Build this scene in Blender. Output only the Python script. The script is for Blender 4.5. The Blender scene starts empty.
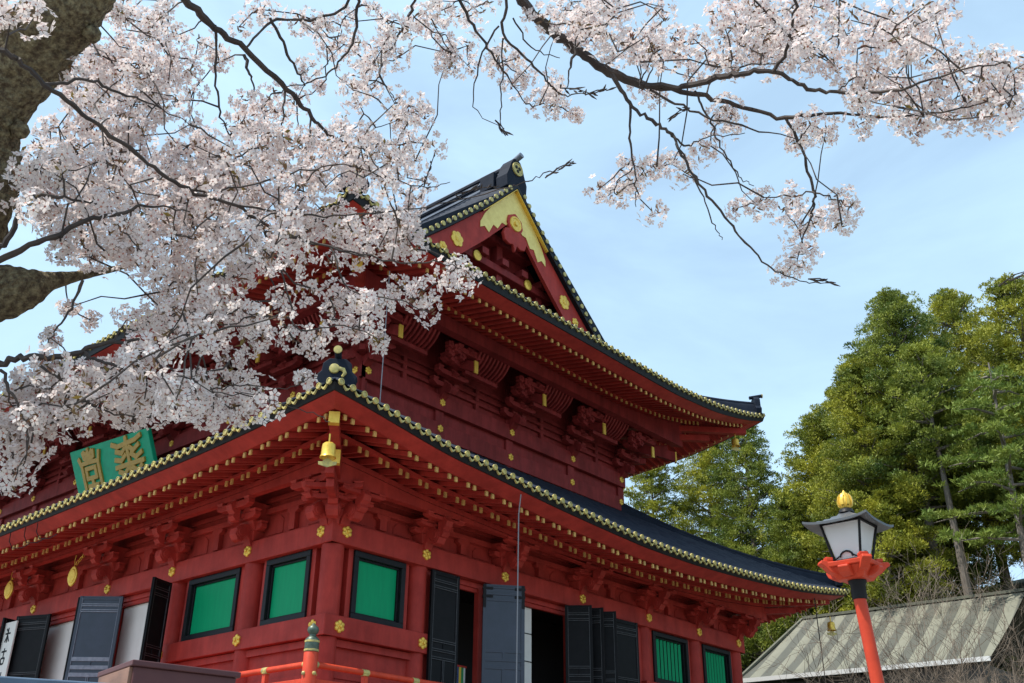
import bpy, bmesh, math, random
import numpy as np
from mathutils import Vector, Matrix, noise as mnoise

random.seed(7); rng = np.random.default_rng(7)
scene = bpy.context.scene
R_ = math.radians
SCOL = scene.collection

# ---------------------------------------------------------------- camera, world, sun, exposure
CAM = np.array([-17.296, -21.259, 0.0]); YAW, PIT, ROL, FPX = 0.71505, 0.46007, 0.00953, 1029.06
_fw = np.array([math.cos(PIT)*math.cos(YAW), math.cos(PIT)*math.sin(YAW), math.sin(PIT)])
_r = np.array([math.sin(YAW), -math.cos(YAW), 0.0]); _u = np.cross(_r, _fw)
_rt = math.cos(ROL)*_r + math.sin(ROL)*_u; _up = -math.sin(ROL)*_r + math.cos(ROL)*_u
cam = bpy.data.cameras.new("camera"); camo = bpy.data.objects.new("camera", cam); SCOL.objects.link(camo)
cam.sensor_width = 36.0; cam.lens = 36.0*FPX/1024.0; cam.clip_start = 0.05; cam.clip_end = 6000
_m = Matrix.Identity(4)
for i in range(3):
    _m[i][0] = _rt[i]; _m[i][1] = _up[i]; _m[i][2] = -_fw[i]; _m[i][3] = CAM[i]
camo.matrix_world = _m
scene.camera = camo

SUN_DIR = Vector((-3.75, 1.75, 7.6)).normalized()        # towards the sun
world = bpy.data.worlds.new("World"); scene.world = world; world.use_nodes = True
wn = world.node_tree; bg = wn.nodes['Background']
sky = wn.nodes.new('ShaderNodeTexSky'); sky.sky_type = 'NISHITA'; sky.sun_disc = False
sky.sun_elevation = math.asin(SUN_DIR.z); sky.sun_rotation = math.atan2(SUN_DIR.x, SUN_DIR.y)
sky.air_density = 1.0; sky.dust_density = 1.5; sky.ozone_density = 1.5; sky.altitude = 0
tc = wn.nodes.new('ShaderNodeTexCoord'); mp = wn.nodes.new('ShaderNodeMapping')
mp.inputs['Scale'].default_value = (1.0, 1.0, 2.6)
nz = wn.nodes.new('ShaderNodeTexNoise'); nz.inputs['Scale'].default_value = 2.3; nz.inputs['Detail'].default_value = 7; nz.inputs['Roughness'].default_value = .55
nz.inputs['Distortion'].default_value = .6
rp = wn.nodes.new('ShaderNodeValToRGB'); rp.color_ramp.elements[0].position = .36; rp.color_ramp.elements[1].position = .80
rp.color_ramp.elements[0].color = (.40, .40, .40, 1); rp.color_ramp.elements[1].color = (.76, .76, .76, 1)
mx = wn.nodes.new('ShaderNodeMix'); mx.data_type = 'RGBA'; mx.inputs[7].default_value = (4.9, 7.0, 8.5, 1)
L = wn.links.new
L(tc.outputs['Generated'], mp.inputs['Vector']); L(mp.outputs[0], nz.inputs['Vector']); L(nz.outputs['Fac'], rp.inputs[0])
L(rp.outputs[0], mx.inputs[0]); L(sky.outputs[0], mx.inputs[6]); L(mx.outputs[2], bg.inputs[0])
bg.inputs[1].default_value = 0.15
sun = bpy.data.lights.new("sun", 'SUN'); suno = bpy.data.objects.new("sun", sun); SCOL.objects.link(suno)
sun.energy = 4.6; sun.angle = R_(.5); sun.color = (1.0, .95, .87)
suno.rotation_euler = SUN_DIR.to_track_quat('Z', 'Y').to_euler(); suno.location = (-30, 10, 60)
scene.view_settings.view_transform = 'Standard'; scene.view_settings.look = 'None'
scene.view_settings.exposure = 0.32; scene.view_settings.gamma = 1.0
scene.cycles.max_bounces = 8; scene.cycles.diffuse_bounces = 4; scene.cycles.transparent_max_bounces = 8
GROUND = -1.6

def at(px, py, d):
    """a point d metres from the lens in the direction of a picture position (gives an outline its own distance)"""
    v = _fw + (px-512)/FPX*_rt - (py-341.5)/FPX*_up
    return Vector(CAM + v/np.linalg.norm(v)*d)

# ---------------------------------------------------------------- materials
def mat(name, c, rough=.5, metal=0.0, c2=None, nscale=3.0, detail=4, lo=.35, hi=.7, bump=0.0, bscale=30, coat=0.0, trans=0.0, spec=.5, stretch=(1, 1, 1), rvar=0.0, wear=0.0):
    m = bpy.data.materials.new(name); m.use_nodes = True; nt = m.node_tree; b = nt.nodes['Principled BSDF']
    b.inputs['Base Color'].default_value = (*c, 1); b.inputs['Roughness'].default_value = rough; b.inputs['Metallic'].default_value = metal
    b.inputs['Coat Weight'].default_value = coat; b.inputs['Coat Roughness'].default_value = .12; b.inputs['Specular IOR Level'].default_value = spec
    t = nt.nodes.new('ShaderNodeTexCoord'); mpn = nt.nodes.new('ShaderNodeMapping'); mpn.inputs['Scale'].default_value = stretch
    nt.links.new(t.outputs['Object'], mpn.inputs[0])
    col = None
    if c2 is not None:
        n = nt.nodes.new('ShaderNodeTexNoise'); n.inputs['Scale'].default_value = nscale; n.inputs['Detail'].default_value = detail; n.inputs['Roughness'].default_value = .62
        r = nt.nodes.new('ShaderNodeValToRGB'); r.color_ramp.elements[0].position = lo; r.color_ramp.elements[1].position = hi
        r.color_ramp.elements[0].color = (*c, 1); r.color_ramp.elements[1].color = (*c2, 1)
        nt.links.new(mpn.outputs[0], n.inputs['Vector']); nt.links.new(n.outputs['Fac'], r.inputs[0]); nt.links.new(r.outputs[0], b.inputs['Base Color']); col = r.outputs[0]
        if rvar:
            mr = nt.nodes.new('ShaderNodeMapRange'); mr.inputs[3].default_value = rough-rvar; mr.inputs[4].default_value = rough+rvar
            nt.links.new(n.outputs['Fac'], mr.inputs[0]); nt.links.new(mr.outputs[0], b.inputs['Roughness'])
    if wear:   # run marks and faded patches in the paint
        wmp = nt.nodes.new('ShaderNodeMapping'); wmp.inputs['Scale'].default_value = (2.2, 2.2, .5); nt.links.new(t.outputs['Object'], wmp.inputs[0])
        wnz = nt.nodes.new('ShaderNodeTexNoise'); wnz.inputs['Scale'].default_value = 1.6; wnz.inputs['Detail'].default_value = 8; wnz.inputs['Roughness'].default_value = .7; nt.links.new(wmp.outputs[0], wnz.inputs['Vector'])
        wr = nt.nodes.new('ShaderNodeValToRGB'); wr.color_ramp.elements[0].position = .36; wr.color_ramp.elements[1].position = .62; q = 1-wear
        wr.color_ramp.elements[0].color = (q, q*.98, q*.98, 1); wr.color_ramp.elements[1].color = (1, 1, 1, 1); nt.links.new(wnz.outputs['Fac'], wr.inputs[0])
        wm = nt.nodes.new('ShaderNodeMix'); wm.data_type = 'RGBA'; wm.blend_type = 'MULTIPLY'; wm.inputs[0].default_value = 1
        nt.links.new(col, wm.inputs[6]); nt.links.new(wr.outputs[0], wm.inputs[7]); col = wm.outputs[2]; nt.links.new(col, b.inputs['Base Color'])
    if bump:
        n2 = nt.nodes.new('ShaderNodeTexNoise'); n2.inputs['Scale'].default_value = bscale; n2.inputs['Detail'].default_value = 5
        bp = nt.nodes.new('ShaderNodeBump'); bp.inputs['Strength'].default_value = bump; bp.inputs['Distance'].default_value = .02 if bump < .9 else .05
        nt.links.new(mpn.outputs[0], n2.inputs['Vector']); nt.links.new(n2.outputs['Fac'], bp.inputs['Height']); nt.links.new(bp.outputs[0], b.inputs['Normal'])
    if trans:
        o = nt.nodes['Material Output']; tr = nt.nodes.new('ShaderNodeBsdfTranslucent'); ms = nt.nodes.new('ShaderNodeMixShader'); ms.inputs[0].default_value = trans
        tr.inputs[0].default_value = (*c, 1)
        if col: nt.links.new(col, tr.inputs[0])
        nt.links.new(b.outputs[0], ms.inputs[1]); nt.links.new(tr.outputs[0], ms.inputs[2]); nt.links.new(ms.outputs[0], o.inputs[0])
    return m
M = {}
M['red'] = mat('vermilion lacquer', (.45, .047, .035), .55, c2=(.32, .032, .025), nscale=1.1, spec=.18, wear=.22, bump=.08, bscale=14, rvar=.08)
M['maroon'] = mat('deep red lacquer', (.29, .036, .035), .58, c2=(.21, .027, .026), spec=.16, wear=.34, nscale=1.1, bump=.06, bscale=12, rvar=.08)  # darker red for the upper storey and the gables
M['orange'] = mat('bright vermilion paint', (.62, .062, .024), .5, c2=(.52, .050, .020), spec=.25, wear=.18, nscale=5, bump=.04, bscale=40)  # brighter, more orange red for the railing and the lamp post
M['black'] = mat('black lacquer', (.008, .009, .011), .5, c2=(.014, .015, .018), nscale=5, rvar=.08, spec=.2)
M['door'] = mat('weathered black door lacquer', (.005, .005, .006), .5, c2=(.010, .010, .012), nscale=4, rvar=.1, spec=.14)
M['doorline'] = mat('worn glossy door edge', (.085, .086, .092), .5, c2=(.04, .041, .046), nscale=8)
M['bluedoor'] = mat('sky sheen door lacquer', (.020, .027, .048), .34, c2=(.032, .040, .068), nscale=2.5, rvar=.1)  # sky reflection on the black leaves put into a blue colour
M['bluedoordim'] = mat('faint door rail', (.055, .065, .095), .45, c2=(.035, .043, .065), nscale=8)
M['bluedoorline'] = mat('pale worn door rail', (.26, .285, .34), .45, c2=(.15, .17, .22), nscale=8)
M['tile'] = mat('blue black copper tile', (.009, .013, .024), .62, c2=(.017, .022, .034), spec=.09, nscale=2.2, rvar=.1, bump=.05, bscale=20)
M['cover'] = mat('sunlit tone cover tile', (.034, .040, .055), .65, c2=(.016, .021, .034), nscale=2.5, rvar=.08, spec=.1)  # paler than the base tile, sunlit tile tops put into colour
M['tilelight'] = mat('greyed ridge tile', (.16, .18, .22), .42, c2=(.09, .11, .15), nscale=3, rvar=.1)
M['gold'] = mat('gilded brass', (.86, .56, .09), .36, .45, c2=(.70, .44, .06), nscale=9, rvar=.1)
M['palegold'] = mat('weathered gilt tile end', (.56, .45, .13), .5, .2, c2=(.33, .29, .12), lo=.4, hi=.62, nscale=7)
M['cap'] = mat('gilt rafter cap', (.80, .50, .15), .45, .3, c2=(.48, .30, .11), nscale=4)
M['green'] = mat('green painted board', (.002, .33, .135), .5, c2=(.002, .29, .12), spec=.15, nscale=2, stretch=(6, 6, .6))
M['plaque'] = mat('verdigris green plaque', (.004, .34, .17), .5, c2=(.006, .27, .14), spec=.2, nscale=3)
M['gableplate'] = mat('gilt gable plate', (.84, .66, .20), .42, .25, c2=(.70, .52, .14), nscale=3)
M['oldgold'] = mat('dull gold lettering', (.42, .25, .035), .5, .2, c2=(.34, .20, .03), nscale=6)
M['white'] = mat('white paper screen', (.72, .71, .67), .7, c2=(.66, .65, .61), nscale=2)
M['dark'] = mat('unlit interior', (.012, .008, .008), .8)  # gloom of the room put into a near black colour
M['stone'] = mat('grey granite', (.34, .33, .31), .8, c2=(.26, .25, .24), nscale=5, bump=.2, bscale=60)
M['ground'] = mat('pale gravel court', (.25, .235, .21), .9, c2=(.19, .18, .16), nscale=1.5, bump=.3, bscale=40)
M['hill'] = mat('forest floor', (.07, .065, .035), .95, c2=(.05, .07, .025), nscale=.6, bump=.4, bscale=6)
M['iron'] = mat('dark iron', (.010, .010, .012), .5, spec=.2)
M['cable'] = mat('grey lightning cable', (.20, .20, .22), .5)
M['bark'] = mat('mossy cherry bark', (.10, .075, .052), .95, c2=(.30, .255, .155), nscale=52, lo=.40, hi=.66, bump=1.0, bscale=48, detail=12, spec=.1)
M['twig'] = mat('dark cherry twig', (.030, .022, .020), .8, c2=(.075, .055, .045), nscale=9)
M['cbark'] = mat('grey cedar bark', (.22, .19, .16), .9, c2=(.12, .10, .085), nscale=3, stretch=(6, 6, .8), bump=.4, bscale=10)
M['paletwig'] = mat('pale dry twigs', (.34, .27, .205), .85, c2=(.24, .19, .145), nscale=4)
M['shrubbark'] = mat('dry bare twigs', (.17, .125, .09), .85, c2=(.11, .085, .06), nscale=4)

# ---------------------------------------------------------------- mesh helpers
class MB:
    def __init__(s): s.v = []; s.f = []; s.mi = []; s.m = 0
    def add(s, vs, fs):
        o = len(s.v); s.v += [tuple(v) for v in vs]
        for f in fs: s.f.append([o+i for i in f]); s.mi.append(s.m)
        return s
    def hexa(s, p):   # 8 points: bottom 4 (ring), top 4
        return s.add(p, [(3, 2, 1, 0), (4, 5, 6, 7), (0, 1, 5, 4), (1, 2, 6, 5), (2, 3, 7, 6), (3, 0, 4, 7)])
    def box(s, x0, x1, y0, y1, z0, z1, T=None):
        p = [(x0, y0, z0), (x1, y0, z0), (x1, y1, z0), (x0, y1, z0), (x0, y0, z1), (x1, y0, z1), (x1, y1, z1), (x0, y1, z1)]
        return s.hexa([T(*q) for q in p] if T else p)
    def beam(s, a, b, w, h, up=(0, 0, 1)):
        a = Vector(a); b = Vector(b); d = (b-a).normalized(); side = d.cross(Vector(up)).normalized(); u = side.cross(d)
        p = []
        for c in (a, b):
            for (i, j) in ((-1, -1), (1, -1), (1, 1), (-1, 1)): p.append(c+side*(i*w/2)+u*(j*h/2))
        return s.add(p, [(3, 2, 1, 0), (4, 5, 6, 7), (0, 1, 5, 4), (1, 2, 6, 5), (2, 3, 7, 6), (3, 0, 4, 7)])
    def prism(s, poly, y0, y1, T):   # polygon in (a,b) extruded along third; T(a,t,b)
        n = len(poly); vs = [T(a, y0, b) for a, b in poly]+[T(a, y1, b) for a, b in poly]
        return s.add(vs, [list(range(n))[::-1], list(range(n, 2*n))]+[(i, (i+1) % n, n+(i+1) % n, n+i) for i in range(n)])
    def lathe(s, prof, c, n=16, ax=None):   # prof [(r,z)]
        vs = []; c = Vector(c)
        X, Y, Zv = (Vector((1, 0, 0)), Vector((0, 1, 0)), Vector((0, 0, 1)))
        if ax is not None:
            Zv = Vector(ax).normalized(); X = Zv.orthogonal().normalized(); Y = Zv.cross(X)
        for r, z in prof:
            for k in range(n):
                a = 2*math.pi*k/n; vs.append(c+X*(r*math.cos(a))+Y*(r*math.sin(a))+Zv*z)
        fs = []
        for i in range(len(prof)-1):
            for k in range(n): fs.append((i*n+k, i*n+(k+1) % n, (i+1)*n+(k+1) % n, (i+1)*n+k))
        fs.append(list(range(n))[::-1]); fs.append([(len(prof)-1)*n+k for k in range(n)])
        return s.add(vs, fs)
    def tube(s, pts, rad, n=6):
        pts = [Vector(p) for p in pts]; m = len(pts)
        if not hasattr(rad, '__len__'): rad = [rad]*m
        d0 = (pts[1]-pts[0]).normalized(); X = d0.orthogonal().normalized(); vs = []
        for i, p in enumerate(pts):
            d = (pts[min(i+1, m-1)]-pts[max(i-1, 0)])
            if d.length < 1e-9: d = d0.copy()
            d.normalize(); X = (X-d*X.dot(d))
            if X.length < 1e-6: X = d.orthogonal()
            X.normalize(); Y = d.cross(X)
            for k in range(n):
                a = 2*math.pi*k/n; vs.append(p+X*(rad[i]*math.cos(a))+Y*(rad[i]*math.sin(a)))
        fs = [(i*n+k, i*n+(k+1) % n, (i+1)*n+(k+1) % n, (i+1)*n+k) for i in range(m-1) for k in range(n)]
        fs += [list(range(n))[::-1], [(m-1)*n+k for k in range(n)]]
        return s.add(vs, fs)
    def build(s, name, m, parent=None, smooth=False, loc=None, bevel=0, norm=True):
        me = bpy.data.meshes.new(name); me.from_pydata(s.v, [], s.f)
        ms = m if isinstance(m, (list, tuple)) else [m]
        for x in ms: me.materials.append(x)
        if len(ms) > 1: me.polygons.foreach_set('material_index', s.mi)
        if norm:
            bm = bmesh.new(); bm.from_mesh(me); bmesh.ops.recalc_face_normals(bm, faces=bm.faces); bm.to_mesh(me); bm.free()
        if smooth:
            me.shade_smooth()
            try: me.set_sharp_from_angle(angle=R_(38))
            except Exception: pass
        o = bpy.data.objects.new(name, me); SCOL.objects.link(o)
        if parent is not None:
            o.parent = parent
            o.matrix_parent_inverse = Matrix.Identity(4)
        if loc is not None: o.location = loc
        if bevel:
            bv = o.modifiers.new('bevel', 'BEVEL'); bv.width = bevel; bv.segments = 2; bv.limit_method = 'ANGLE'
        return o
def tag(o, label=None, cat=None, group=None, kind=None):
    if label: o['label'] = label
    if cat: o['category'] = cat
    if group: o['group'] = group
    if kind: o['kind'] = kind
    return o
def empty(name, loc=(0, 0, 0), label=None, cat=None, group=None):
    o = bpy.data.objects.new(name, None); SCOL.objects.link(o); o.location = loc; o.empty_display_size = .3
    return tag(o, label, cat, group)
def loc_mb(mb, loc):   # express world vertices relative to a parent standing at loc
    l = Vector(loc); mb.v = [tuple(Vector(v)-l) for v in mb.v]; return mb
def bulk(name, verts, faces4, mats, mi=None, parent=None, faces5=None, mi5=None, smooth=False):
    """a big mesh from numpy arrays of quads (and pentagons)"""
    me = bpy.data.meshes.new(name); nv = len(verts); me.vertices.add(nv); me.vertices.foreach_set('co', np.asarray(verts, np.float32).ravel())
    loops = [np.asarray(faces4, np.int32).ravel()]; tot = [np.full(len(faces4), 4, np.int32)]
    if faces5 is not None: loops.append(np.asarray(faces5, np.int32).ravel()); tot.append(np.full(len(faces5), 5, np.int32))
    loops = np.concatenate(loops); tot = np.concatenate(tot)
    me.loops.add(len(loops)); me.loops.foreach_set('vertex_index', loops)
    me.polygons.add(len(tot)); st = np.concatenate([[0], np.cumsum(tot)[:-1]]).astype(np.int32)
    me.polygons.foreach_set('loop_start', st); me.polygons.foreach_set('loop_total', tot)
    for x in (mats if isinstance(mats, (list, tuple)) else [mats]): me.materials.append(x)
    if mi is not None:
        a = np.asarray(mi, np.int32)
        if faces5 is not None: a = np.concatenate([a, np.asarray(mi5, np.int32)])
        me.polygons.foreach_set('material_index', a)
    me.update(calc_edges=True); me.validate()
    o = bpy.data.objects.new(name, me); SCOL.objects.link(o)
    if parent is not None: o.parent = parent
    return o
def copy_tree(o, parent=None):
    c = o.copy(); SCOL.objects.link(c); c.parent = parent
    for ch in list(o.children): copy_tree(ch, c)
    return c

# ---------------------------------------------------------------- ground and hillside
def sstep(t): t = min(max(t, 0), 1); return t*t*(3-2*t)
def ground_z(x, y): return GROUND + 17*sstep((x-31)/21)
g = MB(); g.add([(-2500, -2500, GROUND), (2500, -2500, GROUND), (2500, 2500, GROUND), (-2500, 2500, GROUND)], [(0, 1, 2, 3)])
tag(g.build('ground', M['ground']), 'pale gravel temple court stretching round the hall', kind='structure')
h = MB(); nx, ny = 40, 50
xs = np.linspace(29, 140, nx); ys = np.linspace(-90, 110, ny)
vs = [(x, y, ground_z(x, y)-.3+.5*math.sin(x*.3+y*.21)*sstep((x-33)/10)) for x in xs for y in ys]
h.add(vs, [(i*ny+j, (i+1)*ny+j, (i+1)*ny+j+1, i*ny+j+1) for i in range(nx-1) for j in range(ny-1)])
tag(h.build('hillside', M['hill'], smooth=True), 'wooded slope rising behind the hall', kind='structure')

# ---------------------------------------------------------------- the temple hall
W, D = 21.0, 31.9
COLX = [0, 3.125, 6.547, 10.498, 14.449, 17.87, 21.0]
COLY = [0, 3.36, 7.18, 10.94, 15.95, 20.96, 24.72, 28.54, 31.9]
hall = empty('temple_hall', (0, 0, 0), 'two tiered vermilion temple hall with dark tiled roofs, gilt rafter ends and gold trimmed gable', 'temple')

class Side:
    """one side of a rectangular tier: s runs along the wall, w outwards, z up"""
    def __init__(t, k, x0, x1, y0, y1, kL=1.0):
        t.k, t.x0, t.x1, t.y0, t.y1, t.kL = k, x0, x1, y0, y1, kL
        t.len = (x1-x0) if k in 'RB' else (y1-y0)
    def P(t, s, w, z):
        k = t.k
        if k == 'R': return (t.x0+s, t.y0-w, z)
        if k == 'L': return (t.x0-(w*t.kL if w > 0 else w), t.y0+s, z)
        if k == 'E': return (t.x1+w, t.y0+s, z)
        return (t.x0+s, t.y1+w, z)
    def s0(t, w):
        if t.k in 'RB': return -(w*t.kL if w > 0 else w)
        return -w
    def s1(t, w): return t.len+w
    def u(t, s, w): a = t.s0(w); return (s-a)/(t.s1(w)-a)
    def win(t, s):   # how far in a line at s can go before it meets the mitre
        a = -s/(t.kL if (t.k in 'RB' and s < 0) else 1.0); b = s-t.len
        return max(a, b)
def smooth_table(us, vs, sig=.035):
    U = np.linspace(-.2, 1.2, 700); us = np.array(us, float); vs = np.array(vs, float)
    a = vs[0]+(U-us[0])*(vs[1]-vs[0])/(us[1]-us[0]); b = vs[-1]+(U-us[-1])*(vs[-1]-vs[-2])/(us[-1]-us[-2])
    V = np.where(U < us[0], a, np.where(U > us[-1], b, np.interp(U, us, vs)))
    k = np.exp(-.5*((np.arange(-90, 91)*(U[1]-U[0]))/sig)**2); k /= k.sum(); S = np.convolve(np.pad(V, 90, mode='edge'), k, mode='valid')
    return lambda u: float(np.interp(u, U, S))

class Tier: pass
LO = Tier(); UP = Tier()
LO.rect = (0, W, 0, D); LO.kL = .917
eR = [(-3.3, 9.70), (-2.5, 9.62), (-1.16, 9.42), (.64, 9.15), (2.6, 9.03), (4.75, 8.85), (7.13, 8.72), (9.8, 8.61), (12.8, 8.64), (16.2, 8.80), (20.2, 9.08), (23.35, 9.48), (24.6, 9.70)]
fR = smooth_table([(x+3.3)/27.9 for x, z in eR], [z for x, z in eR], .02)
eL = [(-3.6, 9.70), (-2.34, 9.60), (-.39, 9.44), (1.76, 9.33), (4.15, 9.27), (6.78, 9.2), (9.7, 9.14), (13, 9.09), (15.95, 9.07)]
eL += [(31.9-y, z) for y, z in eL[-2::-1]]
fL = smooth_table([(y+3.6)/39.1 for y, z in eL], [z for y, z in eL], .02)
eE = [(-3.6, 9.70), (-2.3, 9.45), (-.4, 9.15), (2, 8.90), (4.5, 8.72), (7, 8.62), (10, 8.56), (15.95, 8.55)]; eE += [(31.9-y, z) for y, z in eE[-2::-1]]
fE = smooth_table([(y+3.6)/39.1 for y, z in eE], [z for y, z in eE], .02)
LO.E = {'R': fR, 'L': fL, 'E': fE, 'B': lambda u: fR(1-u)}
LO.mid = {'R': 8.63, 'L': 9.07, 'E': 8.58, 'B': 8.57}
LO.WE, LO.WF, LO.WB = 3.55, 3.02, 1.92
LO.dF, LO.sF, LO.dB, LO.sB = -.27, .20, -.20, .36
LO.blk, LO.disc, LO.ztop, LO.inset = .16, .25, 13.0, 3.1
LO.pair = True
UI = 3.1
UP.rect = (UI, W-UI, UI, D-UI); UP.kL = 1.02
uR = [(-1.8, 16.75), (-.5, 16.55), (1.68, 16.40), (4.1, 16.36), (6.6, 16.35), (10, 16.35), (12.65, 16.32), (15.45, 16.32), (18.6, 16.55), (21.2, 17.0), (22.7, 17.42)]
gR = smooth_table([(x+1.8)/24.5 for x, z in uR], [z for x, z in uR], .02)
uL = [(-1.72, 16.75), (0, 16.5), (2.5, 16.33), (6, 16.2), (10, 16.15), (15.95, 16.1)]
uL += [(31.9-y, z) for y, z in uL[-2::-1]]
gL = smooth_table([(y+1.72)/35.34 for y, z in uL], [z for y, z in uL], .02)
gE = [(-1.72, 17.42), (0, 17.0), (2.5, 16.6), (6, 16.35), (10, 16.2), (15.95, 16.1)]; gE += [(31.9-y, z) for y, z in gE[-2::-1]]
gEf = smooth_table([(y+1.72)/35.34 for y, z in gE], [z for y, z in gE], .02)
UP.E = {'R': gR, 'L': gL, 'E': gEf, 'B': gR}
UP.mid = {'R': 16.35, 'L': 16.15, 'E': 16.15, 'B': 16.35}
UP.WE, UP.WF, UP.WB = 4.68, 4.15, 2.75
UP.dF, UP.sF, UP.dB, UP.sB = -.22, .20, -.02, .36
UP.blk, UP.disc, UP.ztop, UP.inset = .26, .36, 26.0, 0
UP.pair = False
def sides(t): return {k: Side(k, *t.rect, kL=t.kL) for k in 'RLEB'}
LO.S = sides(LO); UP.S = sides(UP)

def strip(mb, sd, prof, closed, n=64):
    """sweep a (w, z(u)) profile along a side, mitred at both corners"""
    m = len(prof); vs = []
    for i in range(n+1):
        u = i/n
        for w, zf in prof:
            a, b = sd.s0(w), sd.s1(w); vs.append(sd.P(a+(b-a)*u, w, zf(u)))
    fs = []
    for i in range(n):
        for j in range(m if closed else m-1):
            k = (j+1) % m; fs.append((i*m+j, i*m+k, (i+1)*m+k, (i+1)*m+j))
    if closed: fs += [list(range(m))[::-1], [n*m+j for j in range(m)]]
    mb.add(vs, fs)

def build_eave(t, tname):
    for k in 'RLEB':
        sd, E, mid = t.S[k], t.E[k], t.mid[k]
        def zF(u, w): return E(u)+t.dF+t.sF*(t.WF-w)
        def zB(u, w):
            f = .30+.55*max(0, w)/t.WB
            return mid+(E(u)-mid)*f+t.dB+t.sB*(t.WB-w)
        t.zB = zB
        mb = MB()   # red fascia boards
        strip(mb, sd, [(t.WF-.05, lambda u: E(u)+t.dF+.085), (t.WF+.07, lambda u: E(u)+t.dF+.065), (t.WE-.03, lambda u: E(u)-.004), (t.WE-.03, lambda u: E(u)+.05), (t.WF-.05, lambda u: E(u)+.05)], True)
        fas = mb.build('eave', M['red'], hall, smooth=False)
        mb = MB()   # black edge board
        strip(mb, sd, [(t.WE-.35, lambda u: E(u)+.012), (t.WE+.02, lambda u: E(u)+.004), (t.WE+.10, lambda u: E(u)+t.blk), (t.WE-.35, lambda u: E(u)+t.blk)], True)
        mb.build('eave_board', M['black'], fas)
        mb = MB()   # soffit boards over both rafter rows, and the ledge that carries the flying rafters
        strip(mb, sd, [(t.WF+.05, lambda u: zF(u, t.WF)+.07), (t.WB-.25, lambda u: zF(u, t.WB-.25)+.075)], False)
        strip(mb, sd, [(t.WB-.02, lambda u: zB(u, t.WB)+.075), (0.0, lambda u: zB(u, 0)+.085)], False)
        strip(mb, sd, [(t.WB-.16, lambda u: zB(u, t.WB)+.07), (t.WB+.03, lambda u: zB(u, t.WB)+.065), (t.WB+.03, lambda u: min(zB(u, t.WB)+.17, zF(u, t.WB)-.055)), (t.WB-.16, lambda u: min(zB(u, t.WB)+.17, zF(u, t.WB)-.05))], True)
        mb.build('soffit', M['red'], fas)
        ra, ca = MB(), MB(); near = []
        if t.pair:
            pit = .735; ss = []; n = int((sd.s1(t.WF)-sd.s0(t.WF))/pit); off = sd.s0(t.WF)+.34
            for i in range(n): ss += [off+i*pit, off+i*pit+.25]
        else:
            pit = .345; n = int((sd.s1(t.WF)-sd.s0(t.WF)-.3)/pit); ss = [sd.s0(t.WF)+.3+i*pit for i in range(n)]
        for s in ss:
            wi = sd.win(s)
            for (w1, w0, zf, hw, hh) in ((t.WF, t.WB-.3, zF, .040, .062), (t.WB, .06, zB, .040, .078)):
                wa = max(w0, wi+.12)
                if wa > w1-.12: continue
                pts = []
                for w in (wa, w1):
                    z = zf(sd.u(s, w), w)
                    pts.append([(s-hw, w, z-hh), (s+hw, w, z-hh), (s+hw, w, z+hh), (s-hw, w, z+hh)])
                RF = [sd.P(*q) for q in pts[0]+pts[1]]
                z = zf(sd.u(s, w1), w1); e = .006
                a = [(s-hw-e, w1-.035, z-hh-e), (s+hw+e, w1-.035, z-hh-e), (s+hw+e, w1-.035, z+hh+.004), (s-hw-e, w1-.035, z+hh+.004)]
                b = [(q[0], w1+.014, q[2]) for q in a]
                RAFT.append((math.dist(RF[4], tuple(CAM)) if k in 'RL' else 999, t, RF, [sd.P(*q) for q in a+b]))
RAFT = []
build_eave(LO, 'lower'); build_eave(UP, 'upper')
# rafters: the hundred that show largest are parts of their own, each with its gilt cap
RAFT.sort(key=lambda q: q[0])
for dd, t, rf_, cp_ in RAFT[:100]:
    mb = MB(); mb.hexa(rf_); o = mb.build('rafter', M['red'], hall); mb = MB(); mb.hexa(cp_); mb.build('rafter_cap', M['cap'], o)
ra, ca = MB(), MB()
for dd, t, rf_, cp_ in RAFT[100:]: ra.hexa(rf_); ca.hexa(cp_)
o = ra.build('rafter_rows', M['red'], hall); o['kind'] = 'stuff'; o = ca.build('rafter_cap_rows', M['cap'], o); o['kind'] = 'stuff'

# ---- tiled slopes
ENDS = []
def tile_rows(sd, ss, path, r, cover, ends, blkE, flat, zend, wE, t):
    for s in ss:
        pts = path(s)
        if pts is None or len(pts) < 2: continue
        m = len(pts); ring = [(-r, -.02), (-r*.72, r*.62), (0, r), (r*.72, r*.62), (r, -.02)]; vs = []
        for (w, z) in pts:
            for ds, dz in ring: vs.append(sd.P(s+ds, w, z+dz))
        cover.add(vs, [(i*5+j, i*5+j+1, (i+1)*5+j+1, (i+1)*5+j) for i in range(m-1) for j in range(4)])
        # gilt end disc with raised rim
        w, z = pts[0]; n = 14; rr = r*.90; zc = z+.012; vs = []
        for (rad, dw) in ((rr, -.03), (rr, .03), (rr*.78, .034), (rr*.70, .016), (.001, .022)):
            for k in range(n):
                a = 2*math.pi*k/n; vs.append(sd.P(s+rad*math.cos(a), w+dw, zc+rad*math.sin(a)))
        fs = [(i*n+k, i*n+(k+1) % n, (i+1)*n+(k+1) % n, (i+1)*n+k) for i in range(4) for k in range(n)]
        ENDS.append((math.dist(vs[0], tuple(CAM)) if sd.k in 'RL' else 999, vs, fs))

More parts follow.
